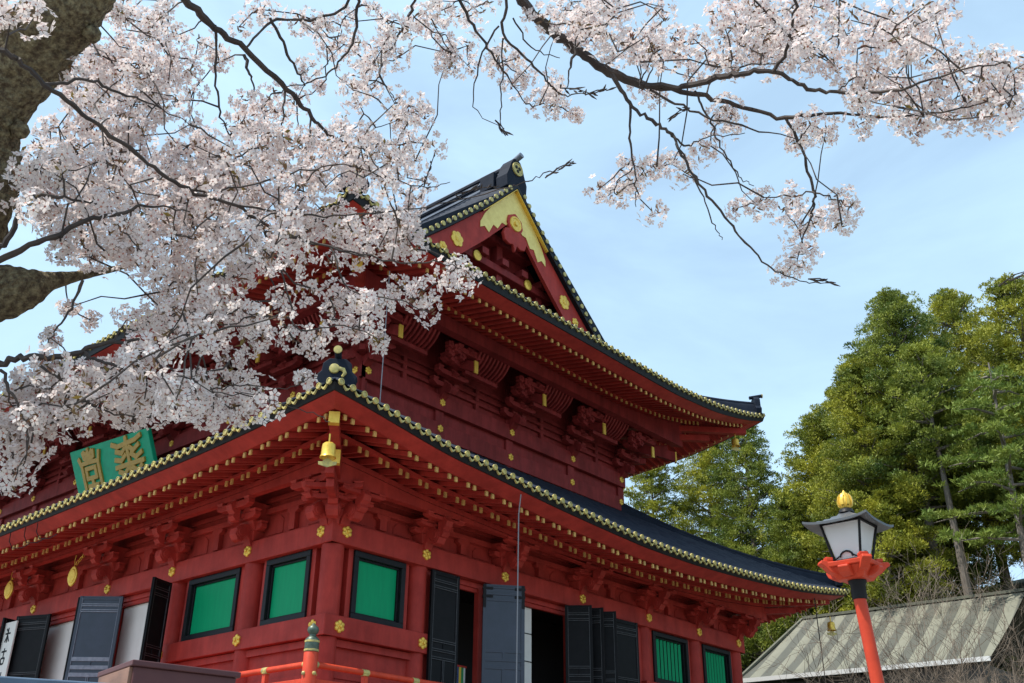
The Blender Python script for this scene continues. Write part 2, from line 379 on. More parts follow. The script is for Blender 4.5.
def crescent(sd, ends, s, w, zf, half, h):
    vs = []; n = 6
    for i in range(n+1):
        x = -1+2*i/n; z = zf(s+x*half)-.055*(1-x*x)
        for dw in (-.02, .03):
            for dz in (0, -h*(1-.55*abs(x))): vs.append(sd.P(s+x*half, w+dw, z+dz))
    fs = []
    for i in range(n):
        a, b = i*4, (i+1)*4
        fs += [(a, b, b+1, a+1), (a+2, a+3, b+3, b+2), (a, a+2, b+2, b), (a+1, b+1, b+3, a+3)]
    ends.add(vs, fs)
PITCH = .365
def hcurve(x): return .80*x+.20*x*x
# lower slopes
for k in 'RLEB':
    sd, E = LO.S[k], LO.E[k]; wE = LO.WE+.16; wI = -UI
    def zs(u, w, E=E):
        x = (wE-w)/(wE-wI); z0 = E(u)+LO.blk+.03
        return z0+(LO.ztop-z0)*hcurve(x)
    mb = MB(); nw = 10
    strip(mb, sd, [(wE-(wE-wI)*i/nw, (lambda u, w=wE-(wE-wI)*i/nw: zs(u, w))) for i in range(nw+1)], False)
    slope = mb.build('roof_slope', M['tile'], hall, smooth=True)
    cover, ends = MB(), MB()
    n = int((sd.s1(wE)-sd.s0(wE))/PITCH); off = sd.s0(wE)+.20
    ss = [off+i*(sd.s1(wE)-sd.s0(wE)-.4)/(n-1) for i in range(n)]
    def path(s):
        wi = max(wI, sd.win(s)+.03)
        if wi > wE-.1: return None
        return [(wE+(wi-wE)*i/8, zs(sd.u(s, wE+(wi-wE)*i/8), wE+(wi-wE)*i/8)) for i in range(9)]
    tile_rows(sd, ss, path, .092, cover, ends, None, None, None, wE, LO)
    for a, b in zip(ss[:-1], ss[1:]): crescent(sd, ends, (a+b)/2, wE-.02, lambda s: zs(sd.u(s, wE), wE)-.025, PITCH*.24, .062)
    cover.build('cover_tiles', M['cover'], slope, smooth=True)['kind'] = 'stuff'; ends.build('pendant_tiles', M['palegold'], slope)['kind'] = 'stuff'

# upper: irimoya. profile measured from the eave edge
PT = np.array([0, 1, 2, 4, 6.75, 8.4, 10.4, 12.3]); PZ = np.array([0, .40, .86, 1.95, 3.8, 5.25, 7.1, 9.05])
def prof(tt): return float(np.interp(tt, PT, PZ))
VY = 2.7      # verge line
GY = 3.95     # gable wall
RX = 10.45    # ridge line
UWE = UP.WE+.14
def upper_zs(k, u, w):
    E = UP.E[k]; mid = UP.mid[k]; x = UWE-w; base = E(u)+UP.blk+.04; fade = max(0, 1-x/7.0)
    return 16.68+(base-16.68)*fade**1.3+prof(x)
# plan: R outer edge y = UI-UWE ; ridge at tx ~ 12.3
for k in 'RLEB':
    sd = UP.S[k]
    wtop = -( (GY-UI) if k in 'RB' else (RX-UI) )
    nw = 14; mb = MB(); cover, ends = MB(), MB()
    n = int((sd.s1(UWE)-sd.s0(UWE))/PITCH); off = sd.s0(UWE)+.2
    ss = [off+i*(sd.s1(UWE)-sd.s0(UWE)-.4)/(n-1) for i in range(n)]
    def wend(s):
        if k in 'RB': return max(wtop, sd.win(s))
        # main slopes reach the ridge once past the verge
        if s >= VY-UI and s <= sd.len-(VY-UI): return wtop
        return sd.win(s)
    # base surface built row by row (quad strips between neighbouring rows)
    sg = sorted(set([sd.s0(UWE)]+ss+[sd.s1(UWE)]+([VY-UI-.001, VY-UI, sd.len-(VY-UI), sd.len-(VY-UI)+.001] if k in 'LE' else [])))
    rows = []
    for s in sg:
        we = wend(s); rows.append([(s, UWE+(we-UWE)*i/nw) for i in range(nw+1)])
    vs = [sd.P(s, w, upper_zs(k, sd.u(s, max(w, 0) if k in 'RB' else w), w) if True else 0) for row in rows for s, w in row]
    mb.add(vs, [(i*(nw+1)+j, i*(nw+1)+j+1, (i+1)*(nw+1)+j+1, (i+1)*(nw+1)+j) for i in range(len(rows)-1) for j in range(nw)])
    slope = mb.build('roof_slope', M['tile'], hall, smooth=False)
    def path(s):
        we = wend(s)+.04
        if k in 'LE' and (s < VY-UI+1.35 and s > VY-UI-.0 or s > sd.len-(VY-UI)-1.35 and s < sd.len-(VY-UI)): 
            we = max(we, sd.win(s))      # leave room for the cross tiles along the verge
            we = max(we, UWE-5.0)
        if we > UWE-.1: return None
        return [(UWE+(we-UWE)*i/10, upper_zs(k, sd.u(s, max(UWE+(we-UWE)*i/10, 0) if k in 'RB' else UWE+(we-UWE)*i/10), UWE+(we-UWE)*i/10)) for i in range(11)]
    tile_rows(sd, ss, path, .092, cover, ends, None, None, None, UWE, UP)
    for a, b in zip(ss[:-1], ss[1:]): crescent(sd, ends, (a+b)/2, UWE-.02, lambda s: upper_zs(k, sd.u(s, UWE), UWE)-.02, PITCH*.24, .062)
    if k in 'LE':   # cross tiles of both verges
        for (yv, dirn) in ((VY, 1), (D-VY, -1)):
            tt = 4.6; vs = []; nv = 20
            for i_ in range(nv+1):
                t_ = 4.5+(12.28-4.5)*i_/nv; x = (UI-UWE*UP.kL+t_) if k == 'L' else (W-UI+UWE-t_); z = 16.68+prof(t_)
                for y, dy in ((yv-.1*dirn, .01), (yv+.6*dirn, .31), (yv+1.3*dirn, .47), (yv+1.42*dirn, .62), (yv+1.75*dirn, .62), (yv+1.85*dirn, 0)): vs.append((x, y, z+dy))
            mb2 = MB(); mb2.add(vs, [(i_*6+j, i_*6+j+1, i_*6+7+j, i_*6+6+j) for i_ in range(nv) for j in range(5)]); mb2.build('verge_slope', M['tile'], slope)
            while tt < 12.1:
                z = 16.68+prof(tt)+.02; x = (UI-UWE*UP.kL+tt) if k == 'L' else (W-UI+UWE-tt)
                vs = []; r = .092
                for y, dy in ((yv-.12*dirn, 0), (yv+.6*dirn, .30), (yv+1.3*dirn, .46)):
                    for ds, dz in ((-r, -.05), (-r*.72, r*.62), (0, r), (r*.72, r*.62), (r, -.05)):
                        vs.append((x+ds, y, z+dy+dz+ds*(.95 if k == 'L' else -.95)))
                cover.add(vs, [(i_*5+j, i_*5+j+1, i_*5+5+j+1, i_*5+5+j) for i_ in range(2) for j in range(4)])
                nn = 12; rr = .105; yy = yv-.12*dirn
                vs = [(x+rr*math.cos(2*math.pi*q/nn), yy+o, z+.01+rr*math.sin(2*math.pi*q/nn)) for o in (-.03, .03) for q in range(nn)]
                ends.add(vs, [list(range(nn)), list(range(nn, 2*nn))]+[(q, (q+1) % nn, nn+(q+1) % nn, nn+q) for q in range(nn)])
                tt += .30
    cover.build('cover_tiles', M['cover'], slope, smooth=True)['kind'] = 'stuff'; ends.build('pendant_tiles', M['palegold'], slope)['kind'] = 'stuff'

ENDS.sort(key=lambda q: q[0])     # the hundred disc ends that show largest are parts of their own
for dd, vs, fs in ENDS[:100]: MB().add(vs, fs).build('tile_end', M['palegold'], hall)
mb = MB()
for dd, vs, fs in ENDS[100:]: mb.add(vs, fs)
o = mb.build('tile_end_rows', M['palegold'], hall); o['kind'] = 'stuff'
# ---- gables: verge edge, bargeboards with gilt plates, pendant, infill
def gz(tt): return 16.68+prof(tt)
for (yv, yg, dn) in ((VY, GY, 1), (D-VY, D-GY, -1)):
    mb = MB()
    for sx in (-1, 1):
        N = 16; t0, t1 = 4.35, 12.28
        vs = []
        for i in range(N+1):
            tt = t0+(t1-t0)*i/N; x = RX+sx*(12.28-tt); z = gz(tt)
            for (y, dz) in ((yv-.10*dn, -.02), (yv-.10*dn, -.24), (yg+.1*dn, -.28), (yg+.1*dn, -.02)): vs.append((x, y, z+dz))
        mb.add(vs, [(i*4+j, i*4+(j+1) % 4, (i+1)*4+(j+1) % 4, (i+1)*4+j) for i in range(N) for j in range(4)]+[(0, 1, 2, 3), (N*4+3, N*4+2, N*4+1, N*4)])
    mb.build('verge_edge', M['black'], hall)
    for sx in (-1, 1):
        bd = MB(); N = 18; t0, t1 = 4.2, 12.28; vs = []
        for i in range(N+1):
            q = i/N; tt = t0+(t1-t0)*q; x = RX+sx*(12.28-tt); z = gz(tt)-.28; hgt = 1.5+.2*(1-q)**2
            for (y, dz) in ((yv+.10*dn, 0), (yv+.10*dn, -hgt), (yv+.26*dn, -hgt), (yv+.26*dn, 0)): vs.append((x, y, z+dz))
        bd.add(vs, [(i*4+j, i*4+(j+1) % 4, (i+1)*4+(j+1) % 4, (i+1)*4+j) for i in range(N) for j in range(4)]+[(0, 1, 2, 3), (N*4+3, N*4+2, N*4+1, N*4)])
        b = bd.build('bargeboard', M['red'], hall)
        gp = MB(); vs = []; N = 8; ta, tb = 10.2, 12.28     # gilt plate, ragged lower end
        for i in range(N+1):
            tt = ta+(tb-ta)*i/N; x = RX+sx*(12.28-tt); z = gz(tt)-.30
            top, bot = (0, -1.2)
            top, bot = [(-.45, -.72), (-.18, -.80), (-.10, -1.25), (-.0, -1.02), (0, -1.35), (0, -1.2), (0, -1.46), (0, -1.46), (0, -1.46)][i]
            for (y, dz) in ((yv+.072*dn, top), (yv+.072*dn, bot), (yv+.095*dn, bot), (yv+.095*dn, top)): vs.append((x, y, z+dz))
        gp.add(vs, [(i*4+j, i*4+(j+1) % 4, (i+1)*4+(j+1) % 4, (i+1)*4+j) for i in range(N) for j in range(4)]+[(0, 1, 2, 3), (N*4+3, N*4+2, N*4+1, N*4)])
        gp.build('gilt_plate', M['gableplate'], b)
        gs = MB(); vs = []      # gilt soffit strip under the verge tiles
        for i in range(N+1):
            tt = ta+(tb-ta)*i/N; x = RX+sx*(12.28-tt); z = gz(tt)-.31
            for (y, dz) in ((yv-.09*dn, .02), (yv-.09*dn, -.02), (yv+.07*dn, -.03), (yv+.07*dn, .02)): vs.append((x, y, z+dz))
        gs.add(vs, [(i*4+j, i*4+(j+1) % 4, (i+1)*4+(j+1) % 4, (i+1)*4+j) for i in range(N) for j in range(4)])
        gs.build('gilt_edge', M['gold'], b)
        orn = MB()              # gilt flower mounts low on the board
        for tq, rad in ((8.9, .36), (8.15, .22)):
            x = RX+sx*(12.28-tq); z = gz(tq)-1.02
            for a in range(6):
                aa = a*math.pi/3+.3; c = (x+rad*.55*math.cos(aa), yv+.10*dn, z+rad*.55*math.sin(aa))
                orn.lathe([(rad*.42, 0), (rad*.40, .04), (rad*.18, .06)], c, 10, ax=(0, -dn, 0))
            orn.lathe([(rad*.36, 0), (rad*.34, .07), (rad*.15, .09)], (x, yv+.10*dn, z), 12, ax=(0, -dn, 0))
        for tq in (5.1, 5.35, 5.6):
            x = RX+sx*(12.28-tq); orn.lathe([(.2, 0), (.17, .04), (.08, .06)], (x, yv+.10*dn, gz(tq)-1.25+.25*(tq-5.1)), 10, ax=(0, -dn, 0))
        orn.build('gilt_mount', M['gold'], b)
    w = MB(); pts = []
    for tt in (5.3, 6.75, 8.4, 10.4, 12.28): pts.append((RX-(12.28-tt), gz(tt)-.38))
    pts += [(2*RX-x, z) for x, z in pts[::-1][1:]]
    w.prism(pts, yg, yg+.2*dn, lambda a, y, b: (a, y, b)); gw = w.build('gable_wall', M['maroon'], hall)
    fr = MB()
    for zz, hw in ((20.1, 4.6), (21.5, 3.4), (22.9, 2.0)):
        fr.box(RX-hw, RX+hw, min(yg, yg-.55*dn), max(yg, yg-.55*dn), zz, zz+.34)
        for q in range(-2, 3):
            if abs(q)*1.25 < hw: fr.box(RX+q*1.25-.2, RX+q*1.25+.2, min(yg, yg-.75*dn), max(yg, yg-.75*dn), zz+.34, zz+.66)
    for q in (-2.6, 0, 2.6): fr.box(RX+q-.18, RX+q+.18, min(yg, yg-.4*dn), max(yg, yg-.4*dn), 19.3, 24.2-abs(q)*.95)
    fr.build('gable_frame', M['maroon'], gw, bevel=.03)
    for q in (-1.6, 1.6):
        ro = MB(); ro.lathe([(.24, 0), (.23, .05), (.10, .08)], (RX+q, yg-.57*dn, 21.67), 14, ax=(0, -dn, 0)); ro.build('rosette', M['gold'], gw)
    pe = MB()   # carved pendant under the apex
    zt = gz(12.28)-1.65
    prof_p = [(0, .15), (.42, -.1), (.5, -.45), (.36, -.72), (.62, -.82), (.74, -1.1), (.62, -1.42), (.34, -1.5), (.12, -1.42), (0, -1.75)]
    full = prof_p+[(-a, b) for a, b in prof_p[::-1][1:-1]]
    pe.prism([(RX+a, zt+b) for a, b in full], yv+.0*dn, yv+.16*dn, lambda a, y, b: (a, y, b)); pd = pe.build('gable_pendant', M['red'], hall, bevel=.03)
    ro = MB(); ro.lathe([(.36, 0), (.34, .05), (.26, .05), (.24, .03), (.12, .03), (.1, .09), (.02, .1)], (RX, yv, zt-.38), 18, ax=(0, -dn, 0)); ro.build('rosette', M['gold'], pd)

# ---- main ridge, with crest at each end
mb = MB(); y0, y1 = VY-.05, D-VY+.05
mb.box(RX-.36, RX+.36, y0+.5, y1-.5, 25.55, 26.62)
for zz, hw in ((25.75, .44), (26.12, .42), (26.45, .41)): mb.box(RX-hw, RX+hw, y0+.5, y1-.5, zz, zz+.06)
rdg = mb.build('main_ridge', M['tile'], hall)
mb = MB()
for zz, hw in ((25.82, .47), (26.2, .45)): mb.box(RX-hw, RX+hw, y0+.55, y1-.55, zz, zz+.10)
mb.tube([(RX, y0+.2, 26.72), (RX, y1-.2, 26.72)], .21, 10)
mb.build('ridge_course', M['tilelight'], rdg, smooth=True)
for yy, dn in ((y0, 1), (y1, -1)):
    mb = MB()
    prof_o = [(-.62, 25.35), (-.66, 25.9), (-.48, 26.35), (-.40, 26.62), (-.22, 26.92), (0, 27.0), (.22, 26.92), (.40, 26.62), (.48, 26.35), (.66, 25.9), (.62, 25.35)]
    mb.prism([(RX+a, b) for a, b in prof_o], yy-.02*dn, yy+.62*dn, lambda a, y, b: (a, y, b))
    mb.box(RX-.72, RX-.40, min(yy+.7*dn, yy+1.5*dn), max(yy+.7*dn, yy+1.5*dn), 25.5, 26.3)
    mb.box(RX+.40, RX+.72, min(yy+.7*dn, yy+1.5*dn), max(yy+.7*dn, yy+1.5*dn), 25.5, 26.3)
    oni = mb.build('ridge_end', M['tile'], hall, bevel=.03)
    cr = MB(); cr.lathe([(.33, -.02), (.33, .05), (.28, .06), (.26, .035), (.001, .035)], (RX, yy-.03*dn, 26.45), 20, ax=(0, -dn, 0))
    cr.build('crest', M['palegold'], oni)
    cr = MB()
    for a in range(3):
        aa = a*2*math.pi/3+.5; cr.lathe([(.085, 0), (.08, .02), (.03, .03)], (RX+.12*math.cos(aa), yy-.065*dn, 26.45+.12*math.sin(aa)), 10, ax=(0, -dn, 0))
    cr.build('crest_mark', M['black'], oni)
    tb = MB(); tb.tube([(RX, yy+.6*dn, 26.86), (RX, yy+.1*dn, 26.98), (RX, yy-.28*dn, 27.10)], [.13, .13, .14], 12); tb.build('ridge_finial', M['tilelight'], oni, smooth=True)

# ---- hip ridges
def hip(p0, p1, sag, wd, ht, endh, cream=True):
    """stacked ridge running from the eave corner p0 up to p1"""
    p0 = Vector(p0); p1 = Vector(p1); N = 14; pts = []
    for i in range(N+1):
        q = i/N; p = p0.lerp(p1, q); p.z -= sag*4*q*(1-q); pts.append(p)
    d = (p1-p0); d.z = 0; d.normalize(); n = Vector((-d.y, d.x, 0))
    mb = MB(); vs = []
    for p in pts:
        for a, b in ((-wd, -.15), (-wd, ht*.75), (-wd*.7, ht), (wd*.7, ht), (wd, ht*.75), (wd, -.15)): vs.append(p+n*a+Vector((0, 0, b)))
    mb.add(vs, [(i*6+j, i*6+(j+1) % 6, (i+1)*6+(j+1) % 6, (i+1)*6+j) for i in range(N) for j in range(6)]+[(5, 4, 3, 2, 1, 0), tuple(N*6+j for j in range(6))])
    mb.tube([p+Vector((0, 0, ht+.05)) for p in pts], .11, 8)
    hp = mb.build('hip_ridge', M['tile'], hall, smooth=True)
    e = pts[0]-d*.02
    on = MB(); pr = [(-.42, -.1), (-.5, .15), (-.36, .30), (-.34, endh*.8), (-.2, endh), (.2, endh), (.34, endh*.8), (.36, .30), (.5, .15), (.42, -.1)]
    on.prism(pr, -.09, .16, lambda a, y, b: e+n*a+d*y+Vector((0, 0, b)))
    on.tube([e+d*.3+Vector((0, 0, endh+.02)), e-d*.28+Vector((0, 0, endh+.14))], .085, 10)
    on.build('hip_end', M['tile'], hp, bevel=.02)
    gd = MB(); gd.lathe([(.105, 0), (.10, .03), (.02, .035)], e-d*.285+Vector((0, 0, endh+.14)), 14, ax=-d)
    gd.lathe([(.13, 0), (.12, .04), (.03, .06)], e-d*.10+n*.06+Vector((0, 0, endh*.55)), 14, ax=-d)
    gd.tube([e-d*.12+n*a+Vector((0, 0, b)) for a, b in ((-.05, endh*.55), (-.16, endh*.5), (-.2, endh*.36), (-.14, endh*.2))], [.05, .055, .05, .03], 8)
    gd.build('gilt_swirl', M['palegold'], hp, smooth=True)
    return hp
LZ = LO.blk
def lo_corner(sx, sy, f):
    x = (-LO.WE*LO.kL*f) if sx < 0 else W+LO.WE*f; y = -LO.WE*f if sy < 0 else D+LO.WE*f
    return x, y
for sx in (-1, 1):
    for sy in (-1, 1):
        x, y = lo_corner(sx, sy, .93); xi = UI if sx < 0 else W-UI; yi = UI if sy < 0 else D-UI
        hip((x, y, 10.0 if sx < 0 else 10.12), (xi, yi, 13.05), .28 if sx < 0 else .42, .17, .34 if sx < 0 else .28, .62 if sx < 0 else .78)
        x = (UI-UWE*UP.kL*.96) if sx < 0 else W-UI+UWE*.94; y = (UI-UWE*.94) if sy < 0 else D-UI+UWE*.94
        xv = 2.6 if sx < 0 else W-2.6; yv = VY+.1 if sy < 0 else D-VY-.1
        hip((x, y, 17.25 if sx < 0 else 17.72), (xv, yv, 18.85), .22, .2, .46, .80)

# ---- corner hip rafters with gilt caps
def hip_rafter(a, b, w, h, cap=True):
    mb = MB(); mb.beam(a, b, w, h); hr = mb.build('hip_rafter', M['red'], hall, bevel=.02)
    if not cap: return
    d = (Vector(b)-Vector(a)).normalized(); c = MB(); c.beam(Vector(b)-d*.16, Vector(b)+d*.02, w+.02, h+.02); c.build('gilt_cap', M['gold'], hr)
for sx in (-1, 1):
    for sy in (-1, 1):
        kx = LO.kL if sx < 0 else 1
        X = lambda f: (-f*kx if sx < 0 else W+f); Y = lambda f: (-f if sy < 0 else D+f)
        hs = .34 if sx < 0 else .22; up_ = 0 if sx < 0 else .10
        hip_rafter((X(.1), Y(.1), 9.12), (X(3.0), Y(3.0), 9.30+up_), .24, hs*.8, sx < 0)
        hip_rafter((X(.1), Y(.1), 8.80+up_), (X(1.95), Y(1.95), 8.82+up_*2), .26, hs, sx < 0)
        kx2 = UP.kL if sx < 0 else 1; dz = 0 if sx < 0 else .6
        X2 = lambda f: (UI-f*kx2 if sx < 0 else W-UI+f); Y2 = lambda f: (UI-f if sy < 0 else D-UI+f)
        hip_rafter((X2(.1), Y2(.1), 16.95), (X2(4.1), Y2(4.1), 16.28+dz), .28, .40 if sx < 0 else .26, sx < 0)
        hip_rafter((X2(.1), Y2(.1), 16.5), (X2(2.9), Y2(2.9), 16.12+dz*.6), .30, .40 if sx < 0 else .26, sx < 0)

# ---------------------------------------------------------------- body of the hall
def sbox(mb, sd, s0, s1, w0, w1, z0, z1): return mb.box(s0, s1, w0, w1, z0, z1, T=sd.P)
# podium, veranda floor
mb = MB(); mb.box(-2.6, W+2.6, -2.6, D+2.6, GROUND, 2.7); mb.build('podium', M['stone'], hall)
mb = MB(); mb.box(-2.5, W+2.5, -2.5, D+2.5, 2.7, 2.95); mb.build('veranda_floor', M['red'], hall)
# columns
for ci, (x, y) in enumerate([(x, yy) for x in COLX for yy in (0, D)]+[(xx, y) for y in COLY[1:-1] for xx in (0, W)]):
    c = MB(); c.lathe([(.30, 2.95), (.30, 7.3), (.27, 7.9)], (x, y, 0), 24); c.build('column', M['red'], hall, smooth=True)
LS = LO.S
COLS = {'R': COLX, 'L': COLY, 'E': COLY, 'B': COLX}
# rosette mesh: six gilt petals around a boss, facing -Y
def rosette_mesh(r):
    mb = MB()
    for a in range(6):
        aa = a*math.pi/3+math.pi/6; c = (r*.62*math.cos(aa), 0, r*.62*math.sin(aa))
        mb.lathe([(r*.40, 0), (r*.37, .035), (r*.15, .06)], c, 10, ax=(0, -1, 0))
    mb.lathe([(r*.5, 0), (r*.48, .05), (r*.30, .06), (r*.26, .10), (r*.08, .115)], (0, 0, 0), 14, ax=(0, -1, 0))
    return mb
ros_src = None
def rosette(sd, s, w, z, parent, sc=1.0):
    global ros_src
    if ros_src is None:
        ros_src = rosette_mesh(.165).build('rosette', M['gold'], parent, smooth=True); o = ros_src
    else:
        o = ros_src.copy(); SCOL.objects.link(o); o.parent = parent
    o.location = sd.P(s, w, z); o.scale = (sc, sc, sc)
    o.rotation_euler = (0, 0, {'R': 0, 'L': -math.pi/2, 'E': math.pi/2, 'B': math.pi}[sd.k])
    return o
for k in 'RLEB':
    sd = LS[k]; cs = COLS[k]; Ln = sd.len
    a, b = (-.36, Ln+.36) if k in 'RB' else (-.357, Ln+.357)
    mb = MB(); sbox(mb, sd, a, b, .0 if k in 'RB' else .002, .36, 7.26, 7.86); bm_ = mb.build('head_beam', M['red'], hall, bevel=.02)
    if k in 'RL':
        for s in cs:
            ss = s if 0 < s < Ln else (.13 if s == 0 else Ln-.13)
            rosette(sd, ss, .36, 7.60, bm_)
    # waist beam runs between the doors and the corners only
    segs = [(a, cs[1]+.32)] if k == 'L' else [(a, cs[1]+.32), (cs[4]-.32, b)]
    if k == 'L': segs = [(a, cs[2]+.32), (cs[-3]-.32, b)]
    for (p, q) in segs:
        mb = MB(); sbox(mb, sd, p, q, 0 if k in 'RB' else .002, .36, 4.86, 5.40); wb = mb.build('waist_beam', M['red'], hall, bevel=.02)
        if k in 'RL':
            for s in cs:
                if p-.1 <= s <= q+.1:
                    ss = s if 0 < s < Ln else (.13 if s == 0 else Ln-.13)
                    rosette(sd, ss, .36, 5.12, wb)
        mb = MB(); sbox(mb, sd, p+.3, q-.3, -.04, .06, 2.95, 4.74); sbox(mb, sd, p+.2, q-.2, .0, .18, 4.66, 4.84); sbox(mb, sd, p+.3, q-.3, .0, .10, 3.9, 4.0)
        mb.build('dado_wall', M['red'], hall)
    # frieze wall above head beam, with a rail and little posts
    mb = MB(); sbox(mb, sd, -.1, Ln+.1, -.12, .02, 7.86, 9.6)
    fz = mb.build('frieze_wall', M['red'], hall)
    if k in 'RL':
        mb = MB(); zr = 8.42 if k == 'R' else 8.62
        sbox(mb, sd, -.2, Ln+.2, .02, .14, 7.868, 7.97); sbox(mb, sd, -.2, Ln+.2, .02, .20, zr, zr+.16); sbox(mb, sd, -.2, Ln+.2, .02, .12, zr+.36, zr+.5)
        mb.build('frieze_rail', M['red'], fz, bevel=.012)
        for s0, s1 in zip(cs[:-1], cs[1:]):
            mb = MB(); sm = (s0+s1)/2
            mb.prism([(sm-.13, 7.97), (sm+.13, 7.97), (sm+.12, zr-.16), (sm+.25, zr-.10), (sm+.25, zr), (sm-.25, zr), (sm-.25, zr-.10), (sm-.12, zr-.16)], .02, .2, lambda a_, t_, b_: sd.P(a_, t_, b_))
            mb.build('strut', M['red'], fz, bevel=.012)
            # raised curved panel edge each side of the strut
            for sg in (-1, 1):
                mb = MB(); c = sm+sg*(s1-s0)*.27; hw = (s1-s0)*.105
                P8 = [(c-hw, 8.02), (c-hw, zr-.20), (c-hw*.55, zr-.06), (c+hw*.55, zr-.06), (c+hw, zr-.20), (c+hw, 8.02)]
                mb.prism(P8, .02, .05, lambda a_, t_, b_: sd.P(a_, t_, b_))
                mb.build('frieze_panel', M['red'], fz, bevel=.01)
# bracket sets (lower tier)
def bracket_mb(sd, s, z0, top, hw=.15, sc=1.0):
    mb = MB(); T = lambda a, t, b: sd.P(s+t, a, b)
    # carved nose with scroll, on the column line
    nose = [(.0, z0+.42), (.55, z0+.44), (.80, z0+.40), (.98, z0+.26), (1.0, z0+.08), (.90, z0-.06), (.76, z0-.10), (.68, z0-.02), (.70, z0+.08), (.60, z0+.12), (.48, z0+.02), (.42, z0-.14), (.30, z0-.22), (.22, z0-.10), (.0, z0-.04)]
    mb.prism(nose, -hw, hw, T)
    for a in (-1, 1):
        mb.lathe([(.17, 0), (.17, .03), (.10, .03), (.10, .05), (.03, .05)], sd.P(s+a*hw, .80, z0+.17), 12, ax=Vector(sd.P(a, 0, 0))-Vector(sd.P(0, 0, 0)))
    # bearing block
    mb.hexa([sd.P(s+x, w, z) for x, w, z in ((-.2, 0, z0), (.2, 0, z0), (.2, .38, z0), (-.2, .38, z0), (-.3, 0, z0+.26), (.3, 0, z0+.26), (.3, .46, z0+.26), (-.3, .46, z0+.26))])
    step = (top-z0-.26)/3
    mb.hexa([sd.P(s+x, w, z) for x, w, z in ((-.34, 0, z0+.27), (.34, 0, z0+.27), (.30, .42, z0+.27), (-.30, .42, z0+.27), (-.46, 0, top-.02), (.46, 0, top-.02), (.42, .92, top-.02), (-.42, .92, top-.02))])
    for i, (w, half) in enumerate(((.30, .56), (.66, .66), (1.02, .76))):
        z = z0+.26+step*i; h = step*.70
        arm = [(-half, z+h), (-half, z+h*.45), (-half+.10, z+h*.1), (-half+.26, z), (half-.26, z), (half-.10, z+h*.1), (half, z+h*.45), (half, z+h)]
        mb.prism(arm, w-.11, w+.11, lambda a, t, b: sd.P(s+a, t, b))
        mb.prism([(0, z+h*.98), (w+.18, z+h*.98), (w+.18, z+h*.35), (w+.05, z+.02), (0, z+.02)], -.12, .12, lambda a, t, b: sd.P(s+t, a, b))
        for q in (-half+.13, 0, half-.13):
            b0, b1 = z+h, z+step
            mb.hexa([sd.P(s+q+x, w+ww, zz) for x, ww, zz in ((-.09, -.10, b0), (.09, -.10, b0), (.09, .10, b0), (-.09, .10, b0), (-.14, -.14, b1), (.14, -.14, b1), (.14, .14, b1), (-.14, .14, b1))])
    # curled flange on the outer end
    mb.prism([(.9, top-.62), (1.06, top-.60), (1.16, top-.50), (1.12, top-.40), (1.22, top-.32), (1.28, top-.18), (1.2, top-.06), (.9, top-.04)], -.13, .13, T)
    return mb
for k in 'RL':
    sd = LS[k]; top = 8.58 if k == 'R' else 8.94
    # purlin carried by the brackets
    E, mid = LO.E[k], LO.mid[k]
    def zB(u, w): f = .30+.55*max(0, w)/LO.WB; return mid+(E(u)-mid)*f+LO.dB+LO.sB*(LO.WB-w)
    mb = MB(); strip(mb, sd, [(.86, lambda u: zB(u, .98)-.24), (1.10, lambda u: zB(u, .98)-.24), (1.10, lambda u: zB(u, .98)-.095), (.86, lambda u: zB(u, .98)-.075)], True)
    strip(mb, sd, [(.86, lambda u: top-.002), (1.10, lambda u: top-.002), (1.10, lambda u: zB(u, .98)-.26), (.86, lambda u: zB(u, .98)-.26)], True)
    mb.build('purlin', M['red'], hall)
    for s in COLS[k][(0 if k == 'R' else 1):]:
        br = bracket_mb(sd, s, 7.88, top); br.build('bracket', M['red'], hall, bevel=.014)
# diagonal bracket of the near corner
mb = MB(); dg = Vector((-1, -1, 0)).normalized(); pd_ = Vector((1, -1, 0)).normalized()
class DS:   # diagonal 'side' through the corner column
    def P(t, s, w, z): return tuple(pd_*s+dg*w+Vector((0, 0, z)))
bracket_mb(DS(), 0, 7.88, 8.7).build('bracket', M['red'], hall, bevel=.014)
mb = MB(); mb.beam(Vector((0, 0, 8.32))+dg*.2, Vector((0, 0, 8.32))+dg*2.1, .2, .22); mb.beam(Vector((0, 0, 8.55))+dg*.2, Vector((0, 0, 8.55))+dg*2.45, .22, .2); mb.build('corner_arm', M['red'], hall, bevel=.015)
sdL = LS['L']; bracket_mb(sdL, 0, 7.88, 8.94).build('bracket', M['red'], hall, bevel=.014)

